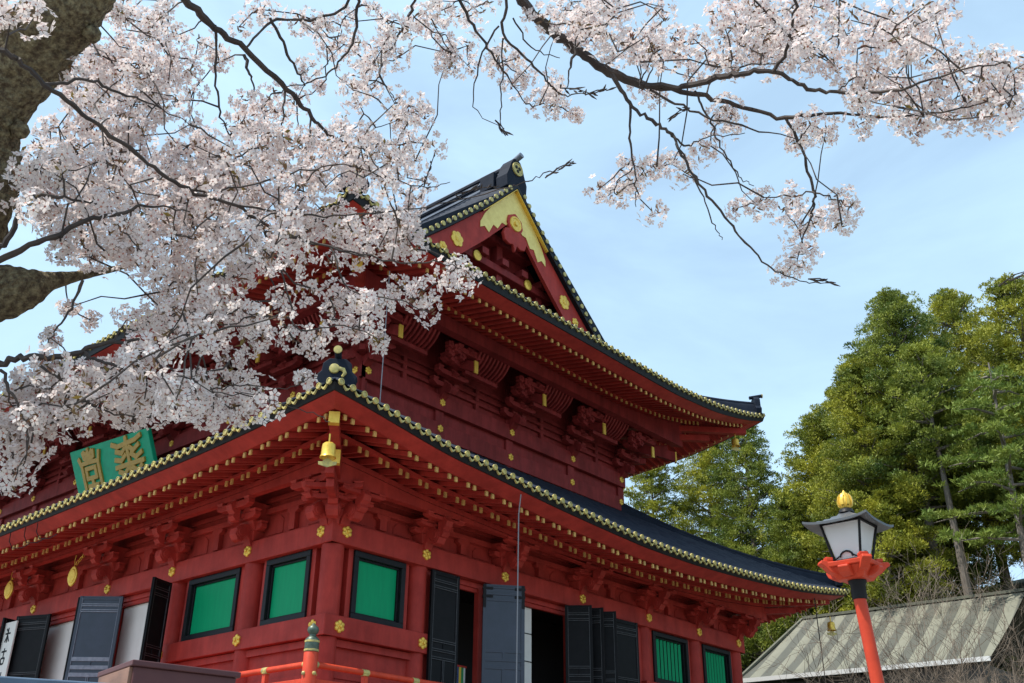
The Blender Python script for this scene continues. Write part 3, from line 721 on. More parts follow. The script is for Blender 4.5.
# windows
def window(sd, s0, s1, slats=False):
    z0, z1 = 5.42, 7.24; fw = .16
    mb = MB()
    for (a, b, c, d) in ((s0, s1, z0, z0+fw), (s0, s1, z1-fw, z1), (s0, s0+fw, z0+fw, z1-fw), (s1-fw, s1, z0+fw, z1-fw)): sbox(mb, sd, a, b, -.05, .20, c, d)
    for (a, b, c, d) in ((s0+fw, s1-fw, z0+fw, z0+fw+.05), (s0+fw, s1-fw, z1-fw-.05, z1-fw), (s0+fw, s0+fw+.05, z0+fw+.05, z1-fw-.05), (s1-fw-.05, s1-fw, z0+fw+.05, z1-fw-.05)): sbox(mb, sd, a, b, -.05, .10, c, d)
    # the window is the frame; the green board or the slats are its pane
    wf = mb.build('window', M['black'], hall, bevel=.012)
    mb = MB(); i = fw+.05
    if slats:
        n = 8; st = (s1-s0-2*i)/n
        for q in range(n): mb.prism([(s0+i+st*(q+.16), -.015), (s0+i+st*(q+.5), .05), (s0+i+st*(q+.84), -.015)], z0+i+.001, z1-i-.001, lambda a, t, b: sd.P(a, b, t))
    else: sbox(mb, sd, s0+i, s1-i, -.05, .03, z0+i, z1-i)
    mb.build('slats' if slats else 'pane', M['green'], wf)
    if slats: mb = MB(); sbox(mb, sd, s0+i, s1-i, -.055, -.03, z0+i, z1-i); mb.build('slat_backing', M['black'], wf)
    for (a, b) in ((s0-.17, s0-.004), (s1+.004, s1+.17)): mb = MB(); sbox(mb, sd, a, b, -.06, .13, 5.402, 7.258); mb.build('jamb', M['red'], wf)
R, Ls = LS['R'], LS['L']
window(R, .62, 2.52); window(R, 14.92, 17.28, True); window(R, 18.36, 20.45, True)
window(Ls, .70, 2.62); window(Ls, 3.86, 6.40)
# wall fill beside windows
for sd, segs in ((R, ((0, 3.1), (14.45, 21.0))), (Ls, ((0, 7.15),))):
    mb = MB()
    for a, b in segs: sbox(mb, sd, a, b, -.16, -.06, 5.3, 7.4)
    mb.build('wall_panel', M['red'], hall)
# door openings: lintels, posts, dark interior
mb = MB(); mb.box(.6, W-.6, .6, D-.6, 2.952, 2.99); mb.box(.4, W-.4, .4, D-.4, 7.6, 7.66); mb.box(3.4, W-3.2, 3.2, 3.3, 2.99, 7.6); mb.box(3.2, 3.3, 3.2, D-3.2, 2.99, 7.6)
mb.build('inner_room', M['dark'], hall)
mb = MB(); mb.box(W-.06, W+.06, 0, D, 2.96, 7.4); mb.box(0, W, D-.06, D+.06, 2.96, 7.4); mb.build('rear_wall', M['red'], hall)
for sd, spans in ((R, ((3.125, 6.547), (6.547, 10.498), (10.498, 14.449))), (Ls, ((7.18, 10.94), (10.94, 15.95), (15.95, 20.96), (20.96, 24.72)))):
    for a, b in spans:
        mb = MB(); sbox(mb, sd, a+.28, b-.28, -.08, .12, 7.10, 7.25); sbox(mb, sd, a+.28, b-.28, -.05, .06, 6.98, 7.10)
        mb.build('lintel', M['red'], hall, bevel=.01); mb = MB(); sbox(mb, sd, a+.28, b-.28, -.08, .16, 2.96, 3.16); mb.build('door_sill', M['red'], hall, bevel=.01)
        mb = MB(); sbox(mb, sd, a+.26, a+.50, -.10, .14, 3.162, 7.098); mb.build('door_post', M['red'], hall, bevel=.01)
        mb = MB(); sbox(mb, sd, b-.50, b-.26, -.10, .14, 3.162, 7.098); mb.build('door_post', M['red'], hall, bevel=.01)
mb = MB(); sbox(mb, R, 5.62, 5.82, -.06, .13, 3.162, 7.098); mb.build('door_post', M['red'], hall, bevel=.01)
# white paper screens
for sd, a, b in ((Ls, 7.72, 10.40), (Ls, 11.5, 15.4), (R, 7.90, 8.36)):
    mb = MB(); sbox(mb, sd, a, b, -.12, -.085, 3.165, 6.975); sc_ = mb.build('paper_screen', M['white'], hall)
    if sd is R:
        mb = MB()
        for z in (6.15, 5.3, 4.45): sbox(mb, sd, a, b, -.084, -.07, z, z+.03)
        mb.build('muntin', M['black'], sc_)
# door leaves
def leaf(sd, p, q, mats=('door', 'doorline'), label=None, hinges=False, z0=3.2, z1=7.20):
    """a panelled leaf standing between plan points p (hinge) and q"""
    p = Vector((*p, 0)); q = Vector((*q, 0)); d = (q-p); wdt = d.length; d.normalize(); n = Vector((-d.y, d.x, 0))
    T = lambda a, b, z: tuple(p+d*a+n*b+Vector((0, 0, z)))
    mb = MB(); th = .045; st = .10
    mb.box(0, wdt, -.018, .018, z0, z1, T=T); lf = mb.build('door_leaf', M[mats[0]], hall)
    fr = MB()
    for a, b in ((0, st), (wdt-st, wdt)): fr.box(a, b, -th, th, z0, z1, T=T)
    rails = [z1-.09, z1-.28, z1-.46, z0+2.05, z0+1.80, z0+1.58, z0+.55, z0+.02]
    for i, z in enumerate(rails): fr.box(st, wdt-st, -th+.002, th-.002, z-.035, z+.035, T=T)
    fr.box(wdt/2-.035, wdt/2+.035, -th+.004, th-.004, rails[6], rails[5], T=T); fr.box(wdt/2-.03, wdt/2+.03, -th+.004, th-.004, rails[4], rails[3], T=T)
    fr.build('door_frame', M[mats[0]], lf, bevel=.008)
    ln = MB()   # thin edges painted paler for both wear and gloss
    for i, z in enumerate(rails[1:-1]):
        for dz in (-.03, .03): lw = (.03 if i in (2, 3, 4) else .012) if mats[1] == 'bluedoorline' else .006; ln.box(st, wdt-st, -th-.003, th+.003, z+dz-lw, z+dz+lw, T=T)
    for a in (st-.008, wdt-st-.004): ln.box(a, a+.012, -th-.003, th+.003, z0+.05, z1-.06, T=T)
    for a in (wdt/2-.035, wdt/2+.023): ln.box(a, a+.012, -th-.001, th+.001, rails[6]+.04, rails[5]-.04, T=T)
    ln.build('worn_gloss_edge', M[mats[1]], lf)
    if hinges:
        hg = MB()
        for z in (z1-.12, z1-.36):
            for a, b in ((-.02, .30), (wdt-.30, wdt+.02)): hg.box(a, b, -th-.012, th+.012, z-.035, z+.035, T=T)
        for a in (.0, wdt-.09): hg.box(a, a+.09, -th-.011, th+.011, z1-.70, z1-.01, T=T)
        hg.build('strap_hinge', M['iron'], lf, bevel=.006)
    if label: lf['label'] = label
leaf(R, (3.30, -.42), (4.46, -.40))
leaf(R, (5.56, -.36), (6.56, -1.14), ('bluedoor', 'bluedoordim'), 'blue grey door leaf, sky reflection in its colour, with black strap hinges', True)
leaf(R, (9.45, -.42), (9.98, -1.12)); leaf(R, (10.14, -.44), (10.50, -1.20)); leaf(R, (10.72, -.42), (11.25, -1.18)); leaf(R, (12.02, -.46), (13.30, -.60))
leaf(Ls, (-.42, 6.98), (-1.22, 6.66)); leaf(Ls, (-.34, 9.80), (-1.24, 10.84), ('bluedoor', 'bluedoorline'), 'blue grey door leaf, sky sheen in its colour, with pale rails'); leaf(Ls, (-.44, 14.30), (-.98, 15.62))
leaf(Ls, (-.42, 11.4), (-1.2, 11.0)); leaf(Ls, (-.42, 16.4), (-1.2, 16.2)); leaf(Ls, (-.42, 20.5), (-1.2, 20.7))
# striped ceremonial hanging inside the first doorway of the right face
cols = [(.75, .74, .70), (.02, .05, .16), (.60, .42, .04), (.03, .22, .08), (.70, .70, .67)]
hang = empty('striped_curtain', R.P(5.25, -.2, 4.7), 'striped white, blue, yellow and green curtain hanging low in the dark doorway', 'curtain')
for i, c in enumerate(cols):
    mb = MB(); a = -.22+i*.09; pts = [(a+.09*q/3, .012*math.sin((i*3+q)*1.4)) for q in range(4)]
    vs = [(x, y, z) for z in (-1.5, .1) for x, y in pts]+[(x, y+.01, z) for z in (-1.5, .1) for x, y in pts]
    mb.add(vs, [(q, q+1, 4+q+1, 4+q) for q in range(3)]+[(8+q, 8+q+1, 12+q+1, 12+q) for q in range(3)])
    mb.build('curtain_stripe', mat('curtain stripe', c, .8), hang)
mb = MB(); mb.box(-.26, .26, -.02, .03, .10, .15); mb.build('curtain_rail', M['red'], hang)

# ---------------------------------------------------------------- upper storey
US = UP.S; UCX = [0, 3.66, 7.48, 11.3, 14.8]; UCY = [0, 3.4, 7.2, 11.0, 14.7, 18.5, 22.3, 25.7]
UC = {'R': UCX, 'L': UCY}
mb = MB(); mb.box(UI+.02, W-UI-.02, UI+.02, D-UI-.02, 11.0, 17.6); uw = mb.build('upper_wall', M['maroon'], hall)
for k in 'RL':
    sd = US[k]; Ln = sd.len
    for (z0, z1, zr, wo) in ((13.02, 13.62, 13.40, .14), (14.08, 14.66, 14.38, .20)):
        mb = MB(); sbox(mb, sd, -wo, Ln+wo, .0, wo, z0, z1); ub = mb.build('upper_beam', M['maroon'], hall, bevel=.015)
        for s in UC[k]:
            ss = min(max(s, .10), Ln-.10); rosette(sd, ss, wo, zr, ub, .85)
    for s in UC[k]: mb = MB(); sbox(mb, sd, s-.2, s+.2, -.02, .09, 12.6, 16.2); mb.build('upper_column', M['maroon'], hall, bevel=.02)
    mb = MB()   # rails and posts of the wall between the brackets
    for z in (14.95, 15.25, 15.55): sbox(mb, sd, -.1, Ln+.1, .0, .11, z, z+.13)
    for s0, s1 in zip(UC[k][:-1], UC[k][1:]):
        m_ = (s0+s1)/2
        for z0, z1 in ((14.66, 14.95), (15.08, 15.25), (15.38, 15.55)): sbox(mb, sd, m_-.09, m_+.09, .0, .13, z0, z1)
    mb.build('wall_rail', M['maroon'], hall, bevel=.012)
    # purlin
    E, mid = UP.E[k], UP.mid[k]
    mb = MB(); strip(mb, sd, [(1.72, lambda u: 16.05), (2.06, lambda u: 16.05), (2.06, lambda u: mid+(E(u)-mid)*.65+.17), (1.72, lambda u: mid+(E(u)-mid)*.65+.27)], True)
    mb.build('purlin', M['maroon'], hall)
    # cove of curved ribs between wall and purlin, one panel per bay
    for s0, s1 in zip(UC[k][:-1], UC[k][1:]):
        rb = MB(); a, b = s0+.32, s0+1.85; n = 8
        curve = [(1.0, 15.52), (1.2, 15.58), (1.42, 15.72), (1.6, 15.90), (1.72, 16.08)]
        sh = MB(); vs = []
        for w, z in curve: vs += [sd.P(a, w-.05, z+.05), sd.P(b, w-.05, z+.05)]
        sh.add(vs, [(2*i, 2*i+1, 2*i+3, 2*i+2) for i in range(len(curve)-1)]); cv = sh.build('cove_panel', M['maroon'], hall)
        for i in range(n+1):
            s = a+(b-a)*i/n; vs = []
            for w, z in curve: vs += [sd.P(s-.035, w-.04, z+.02), sd.P(s+.035, w-.04, z+.02), sd.P(s+.035, w+.03, z-.045), sd.P(s-.035, w+.03, z-.045)]
            rb.add(vs, [(j*4+q, j*4+(q+1) % 4, (j+1)*4+(q+1) % 4, (j+1)*4+q) for j in range(len(curve)-1) for q in range(4)])
        sbox(rb, sd, a-.1, b+.1, .90, 1.08, 15.36, 15.54); rb.build('cove_ribs', M['maroon'], cv)
    # big bracket sets
    for ci, s in enumerate(UC[k]):
        mb = MB(); T = lambda a, t, b: sd.P(s+t, a, b); z0 = 14.68
        nose = [(.0, z0+.30), (.5, z0+.30), (.72, z0+.2), (.78, z0+.02), (.66, z0-.10), (.52, z0-.05), (.46, z0+.04), (.34, z0-.08), (.2, z0-.18), (.0, z0-.1)]
        mb.prism(nose, -.16, .16, T)
        for i, (w, half) in enumerate(((.25, .66), (.62, .78), (1.0, .9), (1.45, .66))):
            z = z0+.22+i*.30; hh = .19
            if i < 3 or True:
                mb.prism([(-half, z+hh), (-half, z+hh*.5), (-half+.2, z), (half-.2, z), (half, z+hh*.5), (half, z+hh)], w-.13, w+.13, lambda a, t, b: sd.P(s+a, t, b))
            mb.prism([(0, z+hh*.98), (w+.24, z+hh*.98), (w+.30, z+hh*.5), (w+.1, z+.015), (0, z+.015)], -.13, .13, T)
            for q in (-half+.14, 0, half-.14):
                mb.hexa([sd.P(s+q+x, w+ww, zz) for x, ww, zz in ((-.09, -.1, z+hh), (.09, -.1, z+hh), (.09, .1, z+hh), (-.09, .1, z+hh), (-.14, -.14, z+.30), (.14, -.14, z+.30), (.14, .14, z+.30), (-.14, .14, z+.30))])
        # carved cloud beside the bracket
        for dx, w, zz, r in ((-.55, 1.25, 15.62, .16), (-.80, 1.35, 15.75, .14), (-.65, 1.5, 15.88, .15), (-.36, 1.45, 15.70, .13), (-.95, 1.45, 15.95, .12)):
            pr_ = [(dx+r*1.25*(1+.16*math.cos(5*aa))*math.cos(aa), zz+r*1.15*(1+.16*math.cos(5*aa))*math.sin(aa)) for aa in [q*math.pi/12 for q in range(24)]]
            mb.prism(pr_, w-.16, w+.06, lambda a, t, b: sd.P(s+a, t, b)); mb.lathe([(r*.5, 0), (r*.4, .05), (r*.1, .06)], sd.P(s+dx, w+.06, zz), 8, ax=Vector(sd.P(0, 1, 0))-Vector(sd.P(0, 0, 0)))
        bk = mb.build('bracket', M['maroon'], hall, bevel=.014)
        # tail rafter with a tall gilt end
        tr = MB(); a = [(-.075, .6, 15.72), (.075, .6, 15.72), (.075, .6, 16.05), (-.075, .6, 16.05)]; b = [(-.075, 1.80, 15.10), (.075, 1.80, 15.10), (.075, 1.80, 15.50), (-.075, 1.80, 15.50)]
        tr.hexa([sd.P(s+q[0], q[1], q[2]) for q in a+b]); tr.build('tail_rafter', M['maroon'], bk)
        gc = MB(); sbox(gc, sd, s-.085, s+.085, 1.78, 1.83, 15.06, 15.53); gc.build('gilt_cap', M['gold'], bk)
# corner diagonals of the upper storey
for sx in (-1, 1):
    c = Vector((UI if sx < 0 else W-UI, UI, 0)); dg2 = Vector((sx, -1, 0)).normalized(); mb = MB()
    for i in range(4): mb.beam(c+Vector((0, 0, 14.95+i*.33)), c+dg2*(.7+.5*i)+Vector((0, 0, 14.98+i*.33)), .22, .22)
    ca = mb.build('corner_arm', M['maroon'], hall, bevel=.015)
    gc = MB(); e = c+dg2*2.55+Vector((0, 0, 15.55)); mb = MB(); mb.beam(c+dg2*.6+Vector((0, 0, 16.1)), e, .2, .40); mb.build('tail_rafter', M['maroon'], ca)
    gc.beam(e-dg2*.03, e+dg2*.03, .22, .46); gc.build('gilt_cap', M['gold'], ca)

# ---------------------------------------------------------------- veranda railing
RO = -1.97; RE = W-RO
rail = empty('veranda_railing', (RO, RO, 2.95), 'orange red wooden railing with bronze capped corner post round the veranda', 'railing')
def rl(mb): return loc_mb(mb, (RO, RO, 2.95))
def post(x, y, corner=False):
    mb = MB()
    if corner:
        mb.lathe([(.165, 2.95), (.165, 4.02), (.15, 4.04)], (x, y, 0), 20); p = rl(mb).build('post', M['orange'], rail, smooth=True)
        f = MB(); f.lathe([(.155, 4.04), (.165, 4.06), (.165, 4.28), (.155, 4.33), (.11, 4.37), (.075, 4.40), (.075, 4.43), (.115, 4.47), (.135, 4.53), (.12, 4.59), (.07, 4.63), (.015, 4.69)], (x, y, 0), 20)
        p_ = rl(f).build('post_cap', M['bronze'], p, smooth=True)
        b = MB()
        for z in (4.075, 4.27): b.lathe([(.155, z-.028), (.172, z-.02), (.172, z+.02), (.155, z+.028)], (x, y, 0), 20)
        rl(b).build('cap_band', M['palegold'], p, smooth=True)
        n = MB()
        for ax in ((1, 0, 0), (0, 1, 0), (-1, 0, 0), (0, -1, 0)): n.lathe([(.05, 0), (.045, .03), (.02, .05)], Vector((x, y, 3.56))+Vector(ax)*.16, 10, ax=ax)
        rl(n).build('gilt_stud', M['palegold'], p, smooth=True)
    else:
        mb.box(x-.06, x+.06, y-.06, y+.06, 2.95, 3.70); p = rl(mb).build('post', M['orange'], rail, bevel=.01)
        c = MB(); c.lathe([(.09, 3.70), (.10, 3.73), (.10, 3.74)], (x, y, 0), 12); c.box(x-.11, x+.11, y-.075, y+.075, 3.80, 3.845) if False else None
        rl(c).build('post_collar', M['palegold'], p, smooth=True)
M['bronze'] = mat('green bronze', (.055, .085, .065), .45, .4, c2=(.10, .13, .10), nscale=12)
for (x, y) in ((RO, RO), (RE, RO), (RO, D-RO), (RE, D-RO)): post(x, y, True)
for i in range(1, 15): post(RO+(RE-RO)*i/15, RO)
for i in range(1, 5): post(RO, RO+1.62*i)
def railrun(a, b):
    a = Vector(a); b = Vector(b); d = (b-a).normalized()
    mb = MB(); mb.tube([a+d*.1+Vector((0, 0, 3.78)), b-d*.1+Vector((0, 0, 3.78))], .07, 12); r = rl(mb).build('rail', M['orange'], rail, smooth=True)
    cl = MB(); n = max(2, int((b-a).length/1.6)); 
    for i in range(1, n):
        c = a.lerp(b, i/n)+Vector((0, 0, 3.78)); cl.tube([c-d*.10, c+d*.10], .077, 12)
    for q in (a+d*.17, b-d*.17): c = q+Vector((0, 0, 3.78)); cl.tube([c-d*.04, c+d*.04], .077, 12)
    rl(cl).build('gilt_sleeve', M['palegold'], r, smooth=True)
    for z, h in ((3.42, .10), (3.1, .12)):
        mb = MB(); mb.beam(a+d*.1+Vector((0, 0, z)), b-d*.1+Vector((0, 0, z)), .11, h); rl(mb).build('rail', M['orange'], rail, bevel=.01)
railrun((RO, RO, 0), (RE, RO, 0)); railrun((RO, RO, 0), (RO, 4.55, 0)); railrun((RE, RO, 0), (RE, D-RO, 0))
railrun((RO, 20.5, 0), (RO, D-RO, 0))

# ---------------------------------------------------------------- name plaque on the front of the upper storey
def lerp2(c, u, v):   # c: TL, TR, BL, BR
    return (c[0].lerp(c[1], u)).lerp(c[2].lerp(c[3], u), v)
TL, TR = Vector((.75, 18.45, 14.42)), Vector((.75, 12.05, 13.86)); BL, BR = Vector((1.75, 17.9, 11.6)), Vector((1.75, 12.0, 11.5))
TL = Vector((.85, 18.3, 14.40)); TR = Vector((.85, 12.45, 14.02)); BL = Vector((1.62, 17.75, 11.9)); BR = Vector((1.62, 12.1, 11.6))
pn = (TR-TL).cross(BL-TL).normalized()
if pn.x > 0: pn = -pn
pl = empty('name_plaque', ((TL+TR+BL+BR)/4), 'green name plaque with two gold seal script characters hung under the upper eave', 'plaque')
def PQ(u, v, d): return lerp2((TL, TR, BL, BR), u, v)+pn*d-pl.location
mb = MB(); mb.hexa([PQ(0, 1, -.18), PQ(1, 1, -.18), PQ(1, 0, -.18), PQ(0, 0, -.18), PQ(0, 1, 0), PQ(1, 1, 0), PQ(1, 0, 0), PQ(0, 0, 0)]); mb.build('board', M['plaque'], pl, bevel=.03)
def strokes(name, sts, u0, u1, v0, v1, wd):
    mb = MB()
    for st in sts:
        pts = [(u0+(u1-u0)*a, v0+(v1-v0)*b) for a, b in st]
        for (p, q) in zip(pts[:-1], pts[1:]):
            A = PQ(p[0], p[1], .03); B = PQ(q[0], q[1], .03); d = (B-A); l = d.length; d.normalize(); mb.beam(A-d*wd*.4, B+d*wd*.4, wd, .10, up=pn)
    return mb.build(name, M['oldgold'], pl, bevel=.02)
dou = [[(.5, 0), (.5, .20)], [(.28, .04), (.30, .14), (.40, .17), (.42, .08), (.33, .04)], [(.72, .04), (.70, .14), (.60, .17), (.58, .08), (.67, .04)], [(.06, .14), (.12, .24), (.5, .23), (.88, .24), (.96, .08)], [(.14, .26), (.14, .97)], [(.86, .24), (.86, .97)],
       [(.30, .34), (.70, .34), (.70, .52), (.30, .52), (.30, .34)], [(.5, .56), (.5, .88)], [(.30, .66), (.70, .66)], [(.24, .90), (.76, .90)], [(.30, .78), (.70, .78)]]
yak = [[(.5, 0), (.5, .95)], [(.02, .06), (.2, .12), (.8, .08), (.98, .03)], [(.12, .20), (.3, .25), (.42, .18)], [(.88, .18), (.7, .25), (.58, .18)], [(.06, .34), (.25, .38), (.40, .30)], [(.94, .32), (.75, .38), (.60, .30)], [(.04, .48), (.96, .46)],
       [(.12, .56), (.28, .62), (.42, .54)], [(.88, .54), (.72, .62), (.58, .54)], [(.10, .70), (.20, .80), (.36, .76), (.34, .66)], [(.90, .68), (.80, .80), (.64, .76), (.66, .66)], [(.05, .95), (.95, .92)], [(.2, .84), (.8, .84)]]
strokes('character', dou, .10, .40, .05, .92, .19); strokes('character', yak, .56, .92, .05, .92, .20)

# ---------------------------------------------------------------- things that hang from the eaves
def bell(loc, label, sc=1.0):
    b = empty('wind_bell', loc, label, 'bell', 'gilt wind bells under the eave corners')
    mb = MB(); mb.lathe([(.02, 0), (.10, -.02), (.145, -.06), (.155, -.14), (.16, -.30), (.185, -.36), (.19, -.37), (.165, -.37), (.14, -.30), (.02, -.10)], (0, 0, 0), 20); mb.build('bell_body', M['gold'], b, smooth=True)
    mb = MB(); mb.tube([(0, 0, -.02), (0, 0, .20)], .02, 8); mb.build('hanger', M['gold'], b)
    mb = MB(); mb.tube([(0, 0, -.1), (0, 0, -.40)], .015, 6); T = lambda a, t, z: tuple(Vector((.7, -.7, 0))*a+Vector((.7, .7, 0))*t+Vector((0, 0, z)))
    mb.prism([(-.03, -.38), (-.12, -.46), (-.21, -.46), (-.20, -.53), (-.06, -.57), (0, -.59), (.06, -.57), (.20, -.53), (.21, -.46), (.12, -.46), (.03, -.38)], -.015, .015, T); mb.build('clapper', M['palegold'], b)
    b.scale = (sc, sc, sc); return b
bell((-2.86, -3.04, 8.62), 'large bright gilt wind bell hanging from the nearest lower eave corner', 1.05)
bell((W+2.98, -2.98, 8.62), 'small gilt wind bell under the far right lower eave corner before the striped roof', 1.0)
bell((W-UI+3.75, UI-3.75, 16.55), 'gilt wind bell under the far right upper eave corner against the trees', 1.0)
def pendant(loc, label, ang):
    b = empty('hanging_pendant', loc, label, 'pendant', 'gilt teardrop pendants under the front eave')
    mb = MB(); vs = []; T = lambda a, t, z: (t, a, z)
    prof_ = [(0, .40), (.07, .36), (.15, .26), (.21, .10), (.22, -.05), (.17, -.22), (.09, -.34), (0, -.40)]
    mb.prism([(a, z) for a, z in prof_]+[(-a, z) for a, z in prof_[::-1][1:-1]], -.04, .04, T); mb.build('plate', M['gold'], b, bevel=.03)
    mb = MB(); T2 = lambda a, t, z: (t, a*.7, z*.7)
    mb.prism([(a, z) for a, z in prof_]+[(-a, z) for a, z in prof_[::-1][1:-1]], -.06, .06, T2); mb.build('relief', M['gold'], b, bevel=.02)
    mb = MB()
    for i in range(6):
        c = Vector((0, -.10-.12*i, .50+.14*i)); 
        ring = [c+Vector((.0 if i % 2 else .05*math.sin(t), .05*math.cos(t) if i % 2 else .0, 0))+Vector((0, -.055*math.sin(t)*.7 if i % 2 else -.05*math.cos(t)*.6, .09*math.sin(t) if i % 2 else .09*math.cos(t))) for t in [q*math.pi/5 for q in range(11)]]
        mb.tube(ring, .016, 5)
    mb.tube([(0, 0, .38), (0, .04, .62), (0, .02, .8)], .015, 5); mb.build('chain', M['gold'], b)
    b.rotation_euler = (0, 0, ang); b.scale = (.88, .88, .88)
    return b
pendant((-1.0, 12.15, 8.08), 'gilt teardrop pendant on a chain above the pale blue door leaf', .35)
pendant((-1.0, 16.75, 8.28), 'gilt teardrop pendant on a chain at the left end of the front eave', .35)
mb = MB(); mb.tube([(.86, -.5, 15.9), (.86, -.48, 11.4)], .016, 6); o = mb.build('conductor_cable', M['cable']); tag(o, 'thin grey lightning cable running down the upper wall beside the corner ridge end', 'cable', 'lightning conductor cables')
mb = MB(); mb.tube([(3.57, -3.52, 8.85), (3.56, -3.45, 8.3), (3.56, -3.4, 3.0), (3.56, -3.4, GROUND)], .018, 6); o = mb.build('conductor_cable', M['cable']); tag(o, 'thin grey lightning cable dropping from the lower eave past the blue grey door', 'cable', 'lightning conductor cables')
mb = MB(); mb.tube([(22.0, -3.3, 9.2), (22.1, -3.3, 6.0), (22.1, -3.3, GROUND)], .02, 6); o = mb.build('conductor_cable', M['iron']); tag(o, 'thin black cable hanging from the right end of the lower eave before the striped roof', 'cable', 'lightning conductor cables')
for i, y in enumerate((12.3, 11.3, 10.5)):
    mb = MB(); mb.tube([(-3.3, y-.1, 9.06), (-3.22, y+.05, 8.82), (-3.1, y+.02, 8.62), (-2.95, y-.35, 8.60), (-2.9, y-.7, 8.68)], .014, 6); o = mb.build('wire_hook', M['iron'])
    tag(o, ('leftmost', 'middle', 'rightmost')[i]+' of three dark wire hooks curling under the left front eave', 'hook', 'wire hooks under the front eave')
# white sign board with brush lettering, hung before the front doors
sg = empty('sign_board', (-1.05, 15.9, 5.0), 'tall white board with black brush writing beside the leftmost black door leaf', 'sign')
mb = MB(); mb.box(-.03, .03, -.52, .52, -1.9, 2.02); mb.build('board', M['white'], sg, bevel=.01)
GL = [[[(.2, .1), (.5, .3)], [(.5, .05), (.5, .95)], [(.1, .4), (.9, .4)], [(.2, .9), (.5, .5), (.85, .9)]],
      [[(.1, .2), (.9, .2)], [(.5, .0), (.5, .6)], [(.2, .6), (.8, .6), (.7, .95), (.3, .95), (.2, .6)]],
      [[(.2, .1), (.25, .8), (.4, .9)], [(.75, .15), (.8, .6)]],
      [[(.1, .3), (.9, .25)], [(.5, .05), (.3, .95)], [(.5, .5), (.8, .6), (.7, .9), (.45, .9)]],
      [[(.15, .1), (.85, .1), (.85, .9), (.15, .9), (.15, .1)], [(.15, .5), (.85, .5)], [(.5, .1), (.5, .9)]]]
for gi, gl in enumerate(GL):
    mb = MB(); z0 = 1.85-gi*.72
    for st in gl:
        pts = [Vector((-.036, .22-.44*a-.05, z0-.56*b)) for a, b in st]
        for p, q in zip(pts[:-1], pts[1:]): mb.beam(p, q, .06, .008, up=(1, 0, 0))
    mb.build('brush_glyph', M['black'], sg)

# ---------------------------------------------------------------- lantern post
M['lampglass'] = mat('milk glass', (.97, .975, .97), .3, c2=(.93, .94, .94), nscale=2, trans=.5)
M['lamproof'] = mat('grey sheet copper', (.10, .105, .112), .45, .2, c2=(.065, .07, .078), nscale=4, rvar=.1)
LX, LY = -8.11, -17.55
lan = empty('street_lamp', (LX, LY, GROUND), 'orange red post lantern with white glass, grey curved roof and gilt jewel finial', 'street lamp')
def lm(mb): return loc_mb(mb, (LX, LY, GROUND))
TIP = Vector((-.045, .0, 0))    # the post leans a little
def lt(z): return Vector((LX, LY, 0))+Vector((-.045, .055, 0))*(z-1.35)+Vector((0, 0, z))
mb = MB(); mb.tube([lt(GROUND), lt(2.09)], [.062, .056], 20); lm(mb).build('pole', M['orange'], lan, smooth=True)
mb = MB(); c0 = lt(2.07); mb.lathe([(.062, 0), (.068, .02), (.068, .13), (.082, .15), (.082, .17)], c0, 20); lm(mb).build('collar', M['iron'], lan, smooth=True)
b0 = lt(2.24); Z0 = b0.z; cx_, cy_ = b0.x, b0.y
mb = MB(); P0 = lambda x, y, z: (cx_+x, cy_+y, Z0+z*.76)
mb.hexa([P0(x, y, z) for x, y, z in ((-.12, -.12, 0), (.12, -.12, 0), (.12, .12, 0), (-.12, .12, 0), (-.19, -.19, .14), (.19, -.19, .14), (.19, .19, .14), (-.19, .19, .14))])
mb.hexa([P0(x, y, z) for x, y, z in ((-.21, -.21, .141), (.21, -.21, .141), (.21, .21, .141), (-.21, .21, .141), (-.22, -.22, .20), (.22, -.22, .20), (.22, .22, .20), (-.22, .22, .20))])
arm = [(.0, .045), (.18, .05), (.24, .085), (.29, .15), (.33, .185), (.315, .225), (.26, .222), (.0, .205)]
arm2 = [(.0, .02), (.17, .02), (.235, .06), (.255, .11), (.255, .135), (.0, .135)]
for a in range(4):
    ca, sa = math.cos(a*math.pi/2+math.pi/4), math.sin(a*math.pi/2+math.pi/4)
    mb.prism(arm, -.045, .045, lambda p, t, q: P0(p*ca-t*sa, p*sa+t*ca, q))
    mb.prism([(.205, .218), (.265, .225), (.27, .27), (.20, .262)], -.042, .042, lambda p, t, q: P0(p*ca-t*sa, p*sa+t*ca, q))
    ca, sa = math.cos(a*math.pi/2), math.sin(a*math.pi/2)
    mb.prism(arm2, -.05, .05, lambda p, t, q: P0(p*ca-t*sa, p*sa+t*ca, q))
lm(mb).build('bracket_seat', M['orange'], lan, bevel=.008)
P0 = lambda x, y, z: (cx_+x, cy_+y, Z0+z)
z1, z2 = .155, .525
mb = MB(); hb, ht = .122, .190     # glass panes, one mesh per face
def corner(h, sx, sy, z): return Vector(P0(sx*h, sy*h, z))
fr = MB()
for sx, sy in ((-1, -1), (1, -1), (1, 1), (-1, 1)): fr.beam(corner(hb, sx, sy, z1), corner(ht, sx, sy, z2), .018, .018)
for z, hh in ((z1+.012, hb+.003), (z2-.012, ht-.001)):
    cs_ = [(-1, -1), (1, -1), (1, 1), (-1, 1)]
    for i in range(4): a, b = cs_[i], cs_[(i+1) % 4]; fr.beam(corner(hh, *a, z), corner(hh, *b, z), .02, .022)
